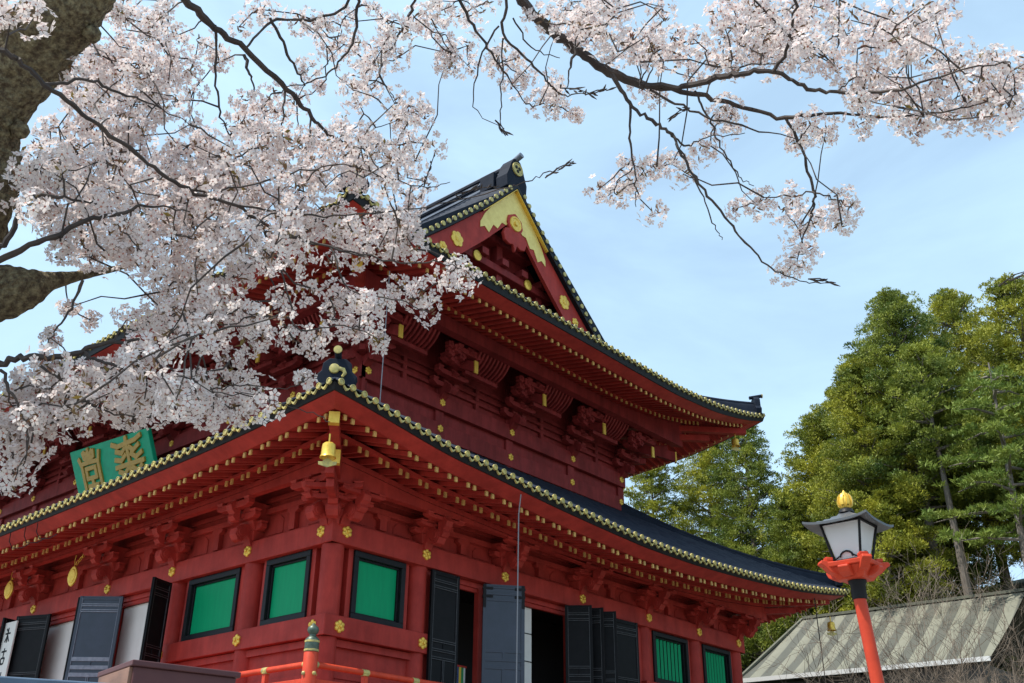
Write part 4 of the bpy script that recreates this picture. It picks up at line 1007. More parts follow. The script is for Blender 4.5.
# open scroll at the foot of each pane
for i in range(4):
    a, b = cs_[i], cs_[(i+1) % 4]; A = corner(hb+.012, *a, z1+.03); B = corner(hb+.012, *b, z1+.03); mid = (A+B)/2; t = (B-A).normalized()
    fr.tube([mid+t*.06*math.cos(q*math.pi/6)+Vector((0, 0, .012+.052*math.sin(q*math.pi/6))) for q in range(7)], .009, 6); fr.tube([A.lerp(B, .1)+Vector((0, 0, .0)), mid-t*.05+Vector((0, 0, .03))], .007, 5); fr.tube([A.lerp(B, .9)+Vector((0, 0, .0)), mid+t*.05+Vector((0, 0, .03))], .007, 5)
lm(fr).build('lamp_frame', M['iron'], lan)
for i in range(4):
    a, b = cs_[i], cs_[(i+1) % 4]; g_ = MB(); q = [corner(hb-.012, *a, z1+.02), corner(hb-.012, *b, z1+.02), corner(ht-.012, *b, z2-.02), corner(ht-.012, *a, z2-.02)]
    ctr = sum(q, Vector())/4; n = Vector(((a[0]+b[0])/2, (a[1]+b[1])/2, 0)); g_.add(q, [(0, 1, 2, 3)]); lm(g_).build('pane', M['lampglass'], lan)
# curved roof with raised corners
N = 12; vs = []
def rz(x, y):
    r = max(abs(x), abs(y)); c = min(abs(x), abs(y))/(r+1e-6)
    return z2-.02+.165*(1-r)**1.5+.035*(r**3)*(c**3)
for k_ in (0, 1):
    for i in range(N+1):
        for j in range(N+1):
            x, y = -1+2*i/N, -1+2*j/N; vs.append(P0(x*.31, y*.31, rz(x, y)-(.022 if k_ else 0)))
fs = []; q = (N+1)**2
for i in range(N):
    for j in range(N):
        a = i*(N+1)+j; fs += [(a, a+N+1, a+N+2, a+1), (q+a, q+a+1, q+a+N+2, q+a+N+1)]
for i in range(N):
    for a, b in ((i*(N+1), (i+1)*(N+1)), (i*(N+1)+N, (i+1)*(N+1)+N), (i, i+1), (N*(N+1)+i, N*(N+1)+i+1)): fs.append((a, b, q+b, q+a))
mb = MB(); mb.add(vs, fs); lm(mb).build('lamp_roof', M['lamproof'], lan, smooth=True)
jz = z2+.12; mb = MB(); mb.lathe([(.075, jz-.01), (.06, jz+.025), (.045, jz+.035)], P0(0, 0, 0), 16); lm(mb).build('finial_base', M['iron'], lan, smooth=True)
mb = MB(); mb.lathe([(.035, jz+.03), (.054, jz+.055), (.064, jz+.09), (.057, jz+.125), (.036, jz+.165), (.015, jz+.195), (.003, jz+.215)], P0(0, 0, 0), 18)
for a in range(8):
    aa = a*math.pi/4; T = lambda r, t, z: P0(r*math.cos(aa)-t*math.sin(aa), r*math.sin(aa)+t*math.cos(aa), z)
    mb.prism([(.03, jz+.04), (.068, jz+.062), (.076, jz+.10), (.066, jz+.145), (.045, jz+.175), (.04, jz+.13)], -.012, .012, T)
lm(mb).build('finial', M['gold'], lan, smooth=True)

# ---------------------------------------------------------------- kiosk and awning near the lens
M['copperbrown'] = mat('brown sheet metal', (.115, .048, .048), .55, c2=(.09, .038, .042), nscale=3, spec=.2)
M['kiosklit'] = mat('brown board in lit tone', (.26, .13, .085), .6, c2=(.13, .065, .045), nscale=2.2, stretch=(1, 1, 3))  # paler brown puts the sunlit left side into the colour
c, a, b = Vector((-13.01, -13.71, 0)), Vector((-12.10, -13.84, 0)), Vector((-12.84, -12.89, 0))
kio = empty('kiosk', (-12.5, -13.3, GROUND), 'brown box shaped booth with a flat metal top in front of the veranda', 'booth')
def kp(u, v, z): return tuple(c+(a-c)*u+(b-c)*v+Vector((0, 0, z-GROUND))-Vector((-12.5, -13.3, 0)))
def kbox(u0, u1, v0, v1, z0, z1): return MB().hexa([kp(u, v, z) for z in (z0, z1) for u, v in ((u0, v0), (u1, v0), (u1, v1), (u0, v1))])
kbox(0, 1, 0, 1, 1.255, 1.30).build('booth_top', M['copperbrown'], kio, bevel=.008)
kbox(.03, .97, .03, .97, -.6, 1.255).build('booth_wall', M['copperbrown'], kio, bevel=.01)
kbox(.10, .90, -.0, .03, -.4, 1.0).build('booth_panel', M['kiosklit'], kio)
kbox(-.0, .03, .06, .94, -.4, 1.25).build('booth_panel', M['kiosklit'], kio)  # left panel carries the sunlit side as a paler colour
kbox(.06, .94, .06, .94, GROUND, -.6).build('booth_base', M['stone'], kio)
M['tarp'] = mat('blue grey painted metal', (.10, .15, .22), .45, c2=(.07, .11, .17), nscale=4)
aw = empty('awning', (-14.6, -15.2, GROUND), 'narrow blue grey awning at the lower left corner before the doors', 'awning')
A0 = Vector((-14.86, -15.545, .80)); A1 = Vector((-14.20, -15.85, .80)); bk_ = Vector((.35, .75, .0)); o_ = Vector((-14.6, -15.2, GROUND))
mb = MB(); mb.hexa([A0-o_-Vector((0, 0, .05)), A1-o_-Vector((0, 0, .05)), A1+bk_-o_+Vector((0, 0, .00)), A0+bk_-o_+Vector((0, 0, .00)), A0-o_, A1-o_, A1+bk_-o_+Vector((0, 0, .05)), A0+bk_-o_+Vector((0, 0, .05))]); mb.build('awning_top', M['tarp'], aw, bevel=.008)
for P in (A0+Vector((.06, .02, 0)), A1+Vector((-.06, .04, 0)), A0+bk_*.9, A1+bk_*.9):
    mb = MB(); mb.tube([Vector((P.x, P.y, GROUND))-o_, Vector((P.x, P.y, .78))-o_], .02, 8); mb.build('leg', M['iron'], aw)

# ---------------------------------------------------------------- low building with a banded metal roof
def shed_mats():
    m = bpy.data.materials.new('banded roof sheet'); m.use_nodes = True; nt = m.node_tree; b_ = nt.nodes['Principled BSDF']; b_.inputs['Roughness'].default_value = .6
    t = nt.nodes.new('ShaderNodeTexCoord'); sep = nt.nodes.new('ShaderNodeSeparateXYZ'); nt.links.new(t.outputs['Object'], sep.inputs[0])
    n = nt.nodes.new('ShaderNodeTexNoise'); n.inputs['Scale'].default_value = 1.4; n.inputs['Detail'].default_value = 6
    mpn = nt.nodes.new('ShaderNodeMapping'); mpn.inputs['Scale'].default_value = (1, 1.3, 1); nt.links.new(t.outputs['Object'], mpn.inputs[0]); nt.links.new(mpn.outputs[0], n.inputs['Vector'])
    ad = nt.nodes.new('ShaderNodeMath'); ad.operation = 'MULTIPLY_ADD'; ad.inputs[1].default_value = 1/1.1; nt.links.new(sep.outputs['Y'], ad.inputs[0]); ad.inputs[2].default_value = .3
    fr_ = nt.nodes.new('ShaderNodeMath'); fr_.operation = 'FRACT'; nt.links.new(ad.outputs[0], fr_.inputs[0])
    cr = nt.nodes.new('ShaderNodeValToRGB'); cr.color_ramp.interpolation = 'LINEAR'
    e = cr.color_ramp.elements; e[0].position = 0; e[0].color = (.092, .092, .072, 1); e[1].position = .46; e[1].color = (.088, .088, .070, 1)
    x = e.new(.52); x.color = (.190, .185, .140, 1); x = e.new(.96); x.color = (.205, .200, .150, 1)
    nt.links.new(fr_.outputs[0], cr.inputs[0])
    mxx = nt.nodes.new('ShaderNodeMix'); mxx.data_type = 'RGBA'; mxx.blend_type = 'MULTIPLY'; mxx.inputs[0].default_value = .35
    r2 = nt.nodes.new('ShaderNodeValToRGB'); r2.color_ramp.elements[0].position = .3; r2.color_ramp.elements[0].color = (.55, .55, .5, 1); r2.color_ramp.elements[1].position = .65; nt.links.new(n.outputs['Fac'], r2.inputs[0])
    nt.links.new(cr.outputs[0], mxx.inputs[6]); nt.links.new(r2.outputs[0], mxx.inputs[7]); nt.links.new(mxx.outputs[2], b_.inputs['Base Color'])
    return m
shed = empty('low_building', (34, -3, GROUND), 'low building with a pale and dark banded metal roof beyond the hall', 'building')
so = Vector((34, -3, GROUND))
ez, rz_ = 7.72, 11.55; q = [Vector((30.2, 4.9, ez)), Vector((30.9, -6.95, ez)), Vector((36.9, -7.4, rz_)), Vector((36.5, 4.1, rz_))]
mb = MB(); N = 130; vs = []     # ribbed sheet
for i in range(N+1):
    u = i/N; e0 = q[0].lerp(q[1], u); e1 = q[3].lerp(q[2], u); dz = 0
    for j in range(5):
        p = e0.lerp(e1, j/4); vs.append(p+Vector((0, 0, dz-.10*math.sin(math.pi*j/4)))-so)
mb.add(vs, [(i*5+j, (i+1)*5+j, (i+1)*5+j+1, i*5+j+1) for i in range(N) for j in range(4)]); rf = mb.build('roof', shed_mats(), shed)
M['paleline'] = mat('pale gutter', (.62, .62, .60), .5)
mb = MB(); mb.beam(q[0]-so+Vector((-.08, 0, -.09)), q[1]-so+Vector((-.08, 0, -.09)), .16, .20); mb.build('gutter', M['paleline'], rf)
M['roofdark'] = mat('mossy roof edge', (.13, .13, .09), .8, c2=(.08, .08, .06), nscale=6)
mb = MB(); mb.beam(q[3]-so+Vector((0, 0, .04)), q[2]-so+Vector((0, 0, .04)), .35, .14); mb.beam(q[0]-so+Vector((0, .05, .03)), q[3]-so+Vector((0, .05, .03)), .16, .10)
mb.add([v-so for v in (q[3], q[2], q[2]+Vector((6, 0, -3.6)), q[3]+Vector((6, 2.5, -3.6)))], [(0, 1, 2, 3)]); mb.add([v-so for v in (q[0], q[3], q[3]+Vector((6, 2.5, -3.6)))], [(0, 1, 2)]); mb.build('roof_edge', M['roofdark'], rf)
M['shedwall'] = mat('dark timber siding', (.10, .085, .07), .8, c2=(.06, .05, .045), nscale=3)
mb = MB(); mb.box(31.0-34, 42.5-34, -6.6+3, 4.2+3, 0, ez-GROUND-.22); wl = mb.build('wall', M['shedwall'], shed)
mb = MB()
for y in (-4.6, -1.4, 1.8): mb.box(30.93-34, 31.0-34, y+3, y+3+1.7, 4.9, 6.6)
mb.build('window', M['black'], shed, bevel=.02)
# dark roof of a further building seen under the far eave
fb = empty('rear_building', (30.5, 12, GROUND), 'dark roofed building glimpsed under the far right eave corner', 'building')
mb = MB(); mb.box(-2, 6, -2, 8, 0, 7.6); mb.build('wall', M['shedwall'], fb)
mb = MB(); mb.prism([(-3, 7.6), (2, 10.4), (7, 7.6), (7, 7.35), (2, 10.1), (-3, 7.35)], -3.2, 9, lambda a_, t, z: (a_, t, z)); mb.build('roof', M['tile'], fb)

# ---------------------------------------------------------------- trees on the slope
def leafmat(name, c, c2, ns=.55, trans=.22):
    return mat(name, c, .55, c2=c2, nscale=ns, detail=5, lo=.36, hi=.64, trans=trans, spec=.25)
M['cedar'] = leafmat('cedar foliage', (.085, .125, .018), (.42, .41, .044))
M['cedar2'] = leafmat('deep cedar foliage', (.062, .110, .022), (.30, .33, .044))
M['pine'] = leafmat('pine needles', (.12, .19, .035), (.22, .27, .045), .8)
M['bush'] = leafmat('yellow green bush', (.11, .13, .015), (.19, .19, .022), .9)
def leaf_quads(centers, normals, sizes, aspect, seed):
    r = np.random.default_rng(seed); n = len(centers)
    a = r.normal(size=(n, 3)); t = np.cross(normals, a); t /= np.linalg.norm(t, axis=1)[:, None]+1e-9
    b = np.cross(normals, t); b /= np.linalg.norm(b, axis=1)[:, None]+1e-9
    s = sizes[:, None]
    v = np.stack([centers-t*s*.5, centers+b*s*aspect*.5-normals*s*.06, centers+t*s*.55, centers-b*s*aspect*.5+normals*s*.06], 1)
    return v.reshape(-1, 3), np.arange(4*n).reshape(-1, 4)
def tuft_cloud(tufts, per, size, seed, aspect=.46):
    """tufts: (x,y,z,r,flat). leaf sized faces gathered on the shell of every tuft"""
    r = np.random.default_rng(seed); T = np.repeat(np.asarray(tufts), per, axis=0); n = len(T)
    d = r.normal(size=(n, 3)); d /= np.linalg.norm(d, axis=1)[:, None]; d[:, 2] = np.where(r.random(n) < .68, np.abs(d[:, 2]), d[:, 2])
    rad = T[:, 3]*(.45+.6*r.random(n)**.6); c = T[:, :3]+d*rad[:, None]*np.stack([np.ones(n), np.ones(n), T[:, 4]], 1)
    ax = d*1.0+r.normal(size=(n, 3))*.45+np.array([0, 0, .35]); ax /= np.linalg.norm(ax, axis=1)[:, None]     # sprays point out and up
    q = r.normal(size=(n, 3)); tt = np.cross(ax, q); tt /= np.linalg.norm(tt, axis=1)[:, None]+1e-9; s = (size*(.6+.8*r.random(n)))[:, None]
    v = np.stack([c-ax*s*.6, c+tt*s*aspect*.5, c+ax*s*.75, c-tt*s*aspect*.5], 1)
    return v.reshape(-1, 3), np.arange(4*n).reshape(-1, 4)
def cedar(name, loc, H, spread, cb, seed, m, label, cat='tree', group='conifers on the slope behind the hall', per=108, nb=150, lean=(0, 0), tk=1.0, size=.126):
    r = np.random.default_rng(seed); t = empty(name, loc, label, cat, group)
    mb = MB(); pts = [(lean[0]*q*H, lean[1]*q*H, q*H) for q in np.linspace(-.05, .96, 9)]
    mb.tube(pts, [max(.03, tk*H*.017*(1-.9*q)) for q in np.linspace(0, 1, 9)], 9); tr = mb.build('trunk', M['cbark'], t, smooth=True)
    tufts = []; lb = MB(); lobes = [(r.uniform(0, 6.28), r.uniform(.2, .95), r.uniform(.75, 1.25)) for _ in range(7)]
    for i in range(nb):
        q = cb+(1-cb)*(i/nb)**.92; az = i*2.39996+r.normal()*.3
        x = (q-cb)/(1-cb); env = spread*1.28*(1-x)**.55*(.45+.55*min(1, x/.16)) + .30
        lob = 1.0
        for la, lq, lf in lobes:
            lob += .30*(lf-1)*2*math.exp(-((q-lq)/.10)**2)*max(0, math.cos(az-la))
        Lh = env*lob*(.62+.45*r.random()); z0 = q*H; up = .10-.25*(1-x)+.3*x
        cx, cy = lean[0]*z0, lean[1]*z0; dx, dy = math.cos(az), math.sin(az)
        k = max(3, int(Lh/.48))
        if i % 2 == 0: lb.tube([(cx, cy, z0-.2), (cx+dx*Lh*.6, cy+dy*Lh*.6, z0+up*Lh*.4), (cx+dx*Lh*.92, cy+dy*Lh*.92, z0+up*Lh)], [.06+.004*H*(1-x), .04, .015], 5)
        for j in range(k):
            f = .38+.62*(j+.8*r.random())/k; rad = (.48+.34*r.random())*(.62+.4*(1-x)**.4)*.82
            tufts.append((cx+dx*Lh*f+r.normal()*.25, cy+dy*Lh*f+r.normal()*.25, z0+up*Lh*f+r.normal()*.2, rad, .72))
    for i in range(7): tufts.append((lean[0]*H+r.normal()*.16, lean[1]*H+r.normal()*.16, H*(1-.012*i), .30, 1.1))
    lb.build('branch', M['cbark'], t)
    v, f = tuft_cloud(tufts, per, size, seed+5); bulk('crown', v, f, m, parent=t)['kind'] = 'stuff'
    return t
def gz_at(x, y): return ground_z(x, y)-.4
TREES = [  # x, y, tip z, spread, crown base, seed, mat, label
 (40.4, -2.2, 30.9, 4.0, .48, 11, 'cedar2', 'tall dark pointed cedar, leftmost of the three tallest peaks'),
 (45.2, -4.3, 32.4, 4.6, .26, 12, 'cedar', 'tall round topped cedar, middle of the three tallest peaks'),
 (42.6, -8.6, 30.6, 4.2, .30, 13, 'cedar', 'tall cedar at the right, rightmost of the three tallest peaks'),
 (39.0, .1, 26.3, 3.2, .34, 14, 'cedar', 'yellow green cedar in front of the tallest peaks, above the lantern'),
 (43.0, 5.0, 25.4, 3.8, .10, 15, 'cedar', 'shorter yellow green cedar just left of the lantern'),
 (44.2, 3.6, 27.4, 3.4, .12, 31, 'cedar', 'mid height cedar on the rising left flank of the tall group'),
 (42.5, 1.0, 28.6, 3.3, .2, 32, 'cedar2', 'darker cedar just left of the leftmost tall peak'),
 (44.3, 10.7, 27.6, 3.5, .06, 16, 'cedar2', 'blue green cedar standing alone right of the upper eave corner'),
 (45.5, 14.4, 28.0, 3.6, .06, 17, 'cedar', 'mid green cedar partly hidden behind the upper eave corner'),
 (41.4, 16.6, 25.4, 3.6, .06, 18, 'cedar', 'yellow green cedar against the right end of the upper wall'),
 (48.0, -12.0, 31.0, 4.2, .25, 19, 'cedar2', 'dark cedar cut by the right edge of the picture'),
 (52.0, 1.5, 30.0, 3.8, .10, 21, 'cedar2', 'dark cedar farther up the slope between the taller peaks'),
 (42.0, 6.8, 20.5, 2.8, .05, 22, 'cedar2', 'low dark cedar above the right end of the lower roof'),
 (41.2, 3.0, 22.3, 3.0, .05, 23, 'cedar', 'bushy yellow green cedar directly behind the lantern roof'),
 (47.0, 2.0, 26.2, 3.6, .10, 24, 'cedar2', 'dark cedar filling the gap behind the lantern finial'),
 (44.0, -1.0, 22.6, 3.4, .20, 25, 'cedar2', 'shaded dark cedar low among the tall trunks'),
 (47.5, -8.0, 24.0, 3.6, .15, 26, 'cedar2', 'shaded dark cedar low behind the pine'),
]
for (x, y, tz, sp, cb, sd_, mm, lab) in TREES:
    z0 = gz_at(x, y); cedar('cedar_tree', (x, y, z0), tz-z0, sp, cb, sd_, M[mm], lab, nb=int(75+5.5*(tz-z0)))
# bare leaning trunk and its neighbours under the canopy
cedar('cedar_tree', (39.7, -4.0, gz_at(39.7, -4.0)), 21.5, 2.4, .72, 41, M['cedar2'], 'cedar with a pale leaning bare trunk showing below its crown', lean=(-.098, -.008), nb=50, tk=1.05)
cedar('cedar_tree', (41.5, -7.0, gz_at(41.5, -7)), 15.5, 2.8, .66, 42, M['cedar2'], 'cedar with a pale upright bare trunk behind the pine', lean=(-.03, .012), nb=60, tk=1.3)
def pine(loc, H, label, seed):
    r = np.random.default_rng(seed); t = empty('pine_tree', loc, label, 'tree', 'conifers on the slope behind the hall')
    mb = MB(); pts = [(0, 0, -.5), (-.1, .15, H*.35), (.1, .1, H*.7), (0, -.1, H)]; mb.tube(pts, [.28, .23, .15, .04], 9); mb.build('trunk', M['cbark'], t, smooth=True)
    tufts = []; lb = MB()
    for i in range(30):
        q = .56+.42*i/30; az = i*2.4+r.normal()*.3; Lh = (1.2+3.4*(1-((q-.56)/.42)**1.3))*(.6+.5*r.random()); z0 = q*H
        lb.tube([(0, 0, z0), (math.cos(az)*Lh*.6, math.sin(az)*Lh*.6, z0+.15), (math.cos(az)*Lh, math.sin(az)*Lh, z0-.05)], [.09, .06, .02], 5)
        for j in range(int(7*Lh)): 
            f = .3+.75*r.random(); w = .35+.5*r.random(); tufts.append((math.cos(az)*Lh*f+r.normal()*w*.7, math.sin(az)*Lh*f+r.normal()*w*.7, z0+.2+r.normal()*.10, .34, .38))
    lb.build('branch', M['cbark'], t); v, f = tuft_cloud(tufts, 34, .22, seed+1, .3); bulk('crown', v, f, M['pine'], parent=t)
pine((36.6, -7.9, gz_at(36.6, -7.9)), 22.5, 'bright green pine with flat layered boughs at the right edge', 51)
pine((38.5, -10.6, gz_at(38.5, -10.6)), 20.0, 'bright green pine mostly outside the right edge, its boughs lower', 52)
# evergreen bushes at the foot of the trees
for i, (x, y, rr, hh, lab) in enumerate([(40.0, -.2, 1.3, 3.2, 'yellow green bush beside the lantern bracket'), (40.4, -1.6, 1.2, 3.0, 'yellow green bush between the lantern and the leaning trunk'), (40.6, -2.9, 1.2, 2.6, 'rounded green bush left of the leaning trunk foot'),
        (39.4, -5.6, 1.4, 3.2, 'green bush right of the leaning trunk foot'), (38.5, -9.0, 1.5, 3.4, 'green bush at the right edge above the banded roof')]):
    r = np.random.default_rng(60+i); t = empty('evergreen_bush', (x, y, gz_at(x, y)+1.6), lab, 'bush', 'evergreen bushes under the cedars')
    mb = MB()
    for a in range(5): mb.tube([(0, 0, -1.5), (math.cos(a*1.3)*rr*.5, math.sin(a*1.3)*rr*.5, hh*.6)], [.06, .02], 5)
    mb.build('stem', M['cbark'], t)
    tf = []
    for q in range(26):
        a = r.random()*6.28; ra = rr*math.sqrt(r.random()); tf.append((ra*math.cos(a), ra*math.sin(a), hh*(.2+.8*r.random())*(1-.4*(ra/rr)**2), .42, .8))
    v, f = tuft_cloud(tf, 60, .20, 70+i); bulk('foliage', v, f, M['bush'] if i < 2 else M['cedar'], parent=t)
# leafless shrubs before and behind the banded roof
def bare_shrub(loc, H, seed, label, tilt=(0, 0), stems=6, rad=.035, depth=5, m='shrubbark'):
    r = random.Random(seed); t = empty('bare_shrub', loc, label, 'shrub', 'leafless shrubs round the low building'); mb = MB()
    def grow(p, d, l, ra, n):
        pts = [p]; q = p.copy(); dd = d.copy()
        for _ in range(3):
            dd = (dd+Vector((r.gauss(0, .16), r.gauss(0, .16), r.gauss(.03, .12)))).normalized(); q = q+dd*(l/3); pts.append(q.copy())
        mb.tube(pts, [ra, ra*.88, ra*.76, ra*.64], 4 if n < 4 else 5)
        if n == 0: return
        for _ in range(r.choice((2, 2, 3))):
            k = r.choice((1, 2, 3, 3)); grow(pts[k], (dd+Vector((r.gauss(0, .55), r.gauss(0, .55), r.gauss(.1, .35)))).normalized(), l*r.uniform(.55, .8), max(ra*.55, .006), n-1)
    for s in range(stems):
        grow(Vector((r.gauss(0, .3), r.gauss(0, .3), 0)), Vector((r.gauss(tilt[0], .35), r.gauss(tilt[1], .35), 1)).normalized(), H*.38, rad, depth)
    mb.build('twigs', M[m], t)['kind'] = 'stuff'
BS = [((38.0, 0.2, 2.6), 11.6, 'leafless brown shrub rising behind the roof ridge beside the lantern', (0, 0), 15, .05), ((38.0, -2.2, 2.6), 12.2, 'leafless pinkish brown shrub behind the middle of the roof ridge', (0, 0), 16, .05), ((38.0, -4.9, 2.6), 11.4, 'leafless shrub behind the roof ridge at the foot of the leaning trunk', (0, 0), 13, .05), ((38.0, 2.0, 2.6), 10.6, 'leafless shrub low behind the left of the roof ridge', (0, 0), 5, .05),
      ((17.5, -9.9, GROUND), 10.4, 'bare twiggy shrub before the right end of the banded roof', (-.1, .05), 9, .03), ((15.0, -10.9, GROUND), 9.6, 'dense bare shrub in the lower right corner', (0, 0), 18, .03), ((19.0, -7.6, GROUND), 9.0, 'thin bare sapling before the middle of the banded roof', (-.1, .05), 3, .028), ((20.5, -5.2, GROUND), 6.6, 'low bare shrub under the pale gutter right of the lamp post', (0, 0), 7, .028), ((22.5, -3.0, GROUND), 5.6, 'low bare shrub under the pale gutter left of the lamp post', (0, 0), 6, .028), ((11.5, -11.6, GROUND), 7.6, 'pale bare shrub at the right edge of the picture, nearest the lens', (0, 0), 16, .024)]
for i, (l, H, lab, tl, st, rd) in enumerate(BS): bare_shrub(l, H, 80+i, lab, tl, st, rd, m='paletwig' if l[0] > 30 else 'shrubbark')

# ---------------------------------------------------------------- the cherry tree in the foreground
base = at(-190, 520, 3.9); base.z = GROUND
tree = empty('cherry_tree', base, 'old cherry tree in full pale pink blossom arching overhead, its trunk mossy', 'tree')
def cm(mb): return loc_mb(mb, base)
SAMP = []          # points along the limbs, for the twigs to start from
def curve3(pts, n=8):
    P = [Vector(p) for p in pts]; out = []
    for i in range(len(P)-1):
        p0 = P[i-1] if i else P[i]*2-P[i+1]; p3 = P[i+2] if i+2 < len(P) else P[i+1]*2-P[i]
        for j in range(n):
            t = j/n; out.append(.5*((2*P[i])+(P[i+1]-p0)*t+(2*p0-5*P[i]+4*P[i+1]-p3)*t*t+(3*P[i]-p0-3*P[i+1]+p3)*t**3))
    out.append(P[-1]); return out
def limb(name, spec, mname, wob=.0, n=8, sides=8, keep=True, seed=0):
    """spec: (px, py, distance, radius)"""
    pts = curve3([s if isinstance(s[0], Vector) else at(*s[:3]) for s in [(q if not isinstance(q[0], Vector) else q) for q in []]] or [q[0] if isinstance(q[0], Vector) else at(*q[:3]) for q in [(s_ if isinstance(s_[0], Vector) or mname != 'twig' else (s_[0], s_[1], s_[2]-.24, s_[3])) for s_ in spec]], n)
    rad = [q[1] if isinstance(q[0], Vector) else q[3] for q in spec]; rr = [x*(.72 if mname == 'twig' else 1) for x in np.interp(np.linspace(0, len(spec)-1, len(pts)), range(len(spec)), rad)]
    r = random.Random(seed+len(pts)+int(pts[-1].x*100)); 
    if wob: pts = [p+Vector((r.gauss(0, wob), r.gauss(0, wob), r.gauss(0, wob)))*(1 if 0 < i < len(pts)-1 else 0) for i, p in enumerate(pts)]; rr = [x*(1+r.gauss(0, .07)) for x in rr]
    mb = MB(); mb.tube(pts, rr, sides)
    if mname == 'bark':     # lumps and ridges of old bark
        for i in range(len(pts)):
            for k in range(sides):
                v = Vector(mb.v[i*sides+k]); d = v-pts[i]; q = v*Vector((1, 1, 1)).normalized().length if False else v
                f = 1+.15*mnoise.noise(q*4.0)+.12*mnoise.noise(q*12.0)+.11*abs(mnoise.noise(q*26.0))+.08*mnoise.noise(q*48.0); mb.v[i*sides+k] = tuple(pts[i]+d*f)
    o = cm(mb).build(name, M[mname], tree, smooth=True)
    if keep: SAMP.extend([tuple(p) for p in pts])
    return o
limb('trunk', [(base+Vector((0, 0, -.2)), .30), (base+Vector((.05, 0, 1.0)), .25), (at(-120, 330, 3.95), .20), (at(-36, 225, 3.9), .135), (at(-16, 130, 3.85), .110), (at(20, 66, 3.8), .100), (at(66, 5, 3.75), .100), (at(108, -60, 3.75), .098), (at(190, -190, 3.85), .09), (at(330, -250, 4.0), .07), (at(430, -170, 4.1), .04)], 'bark', .0, 22, 56)
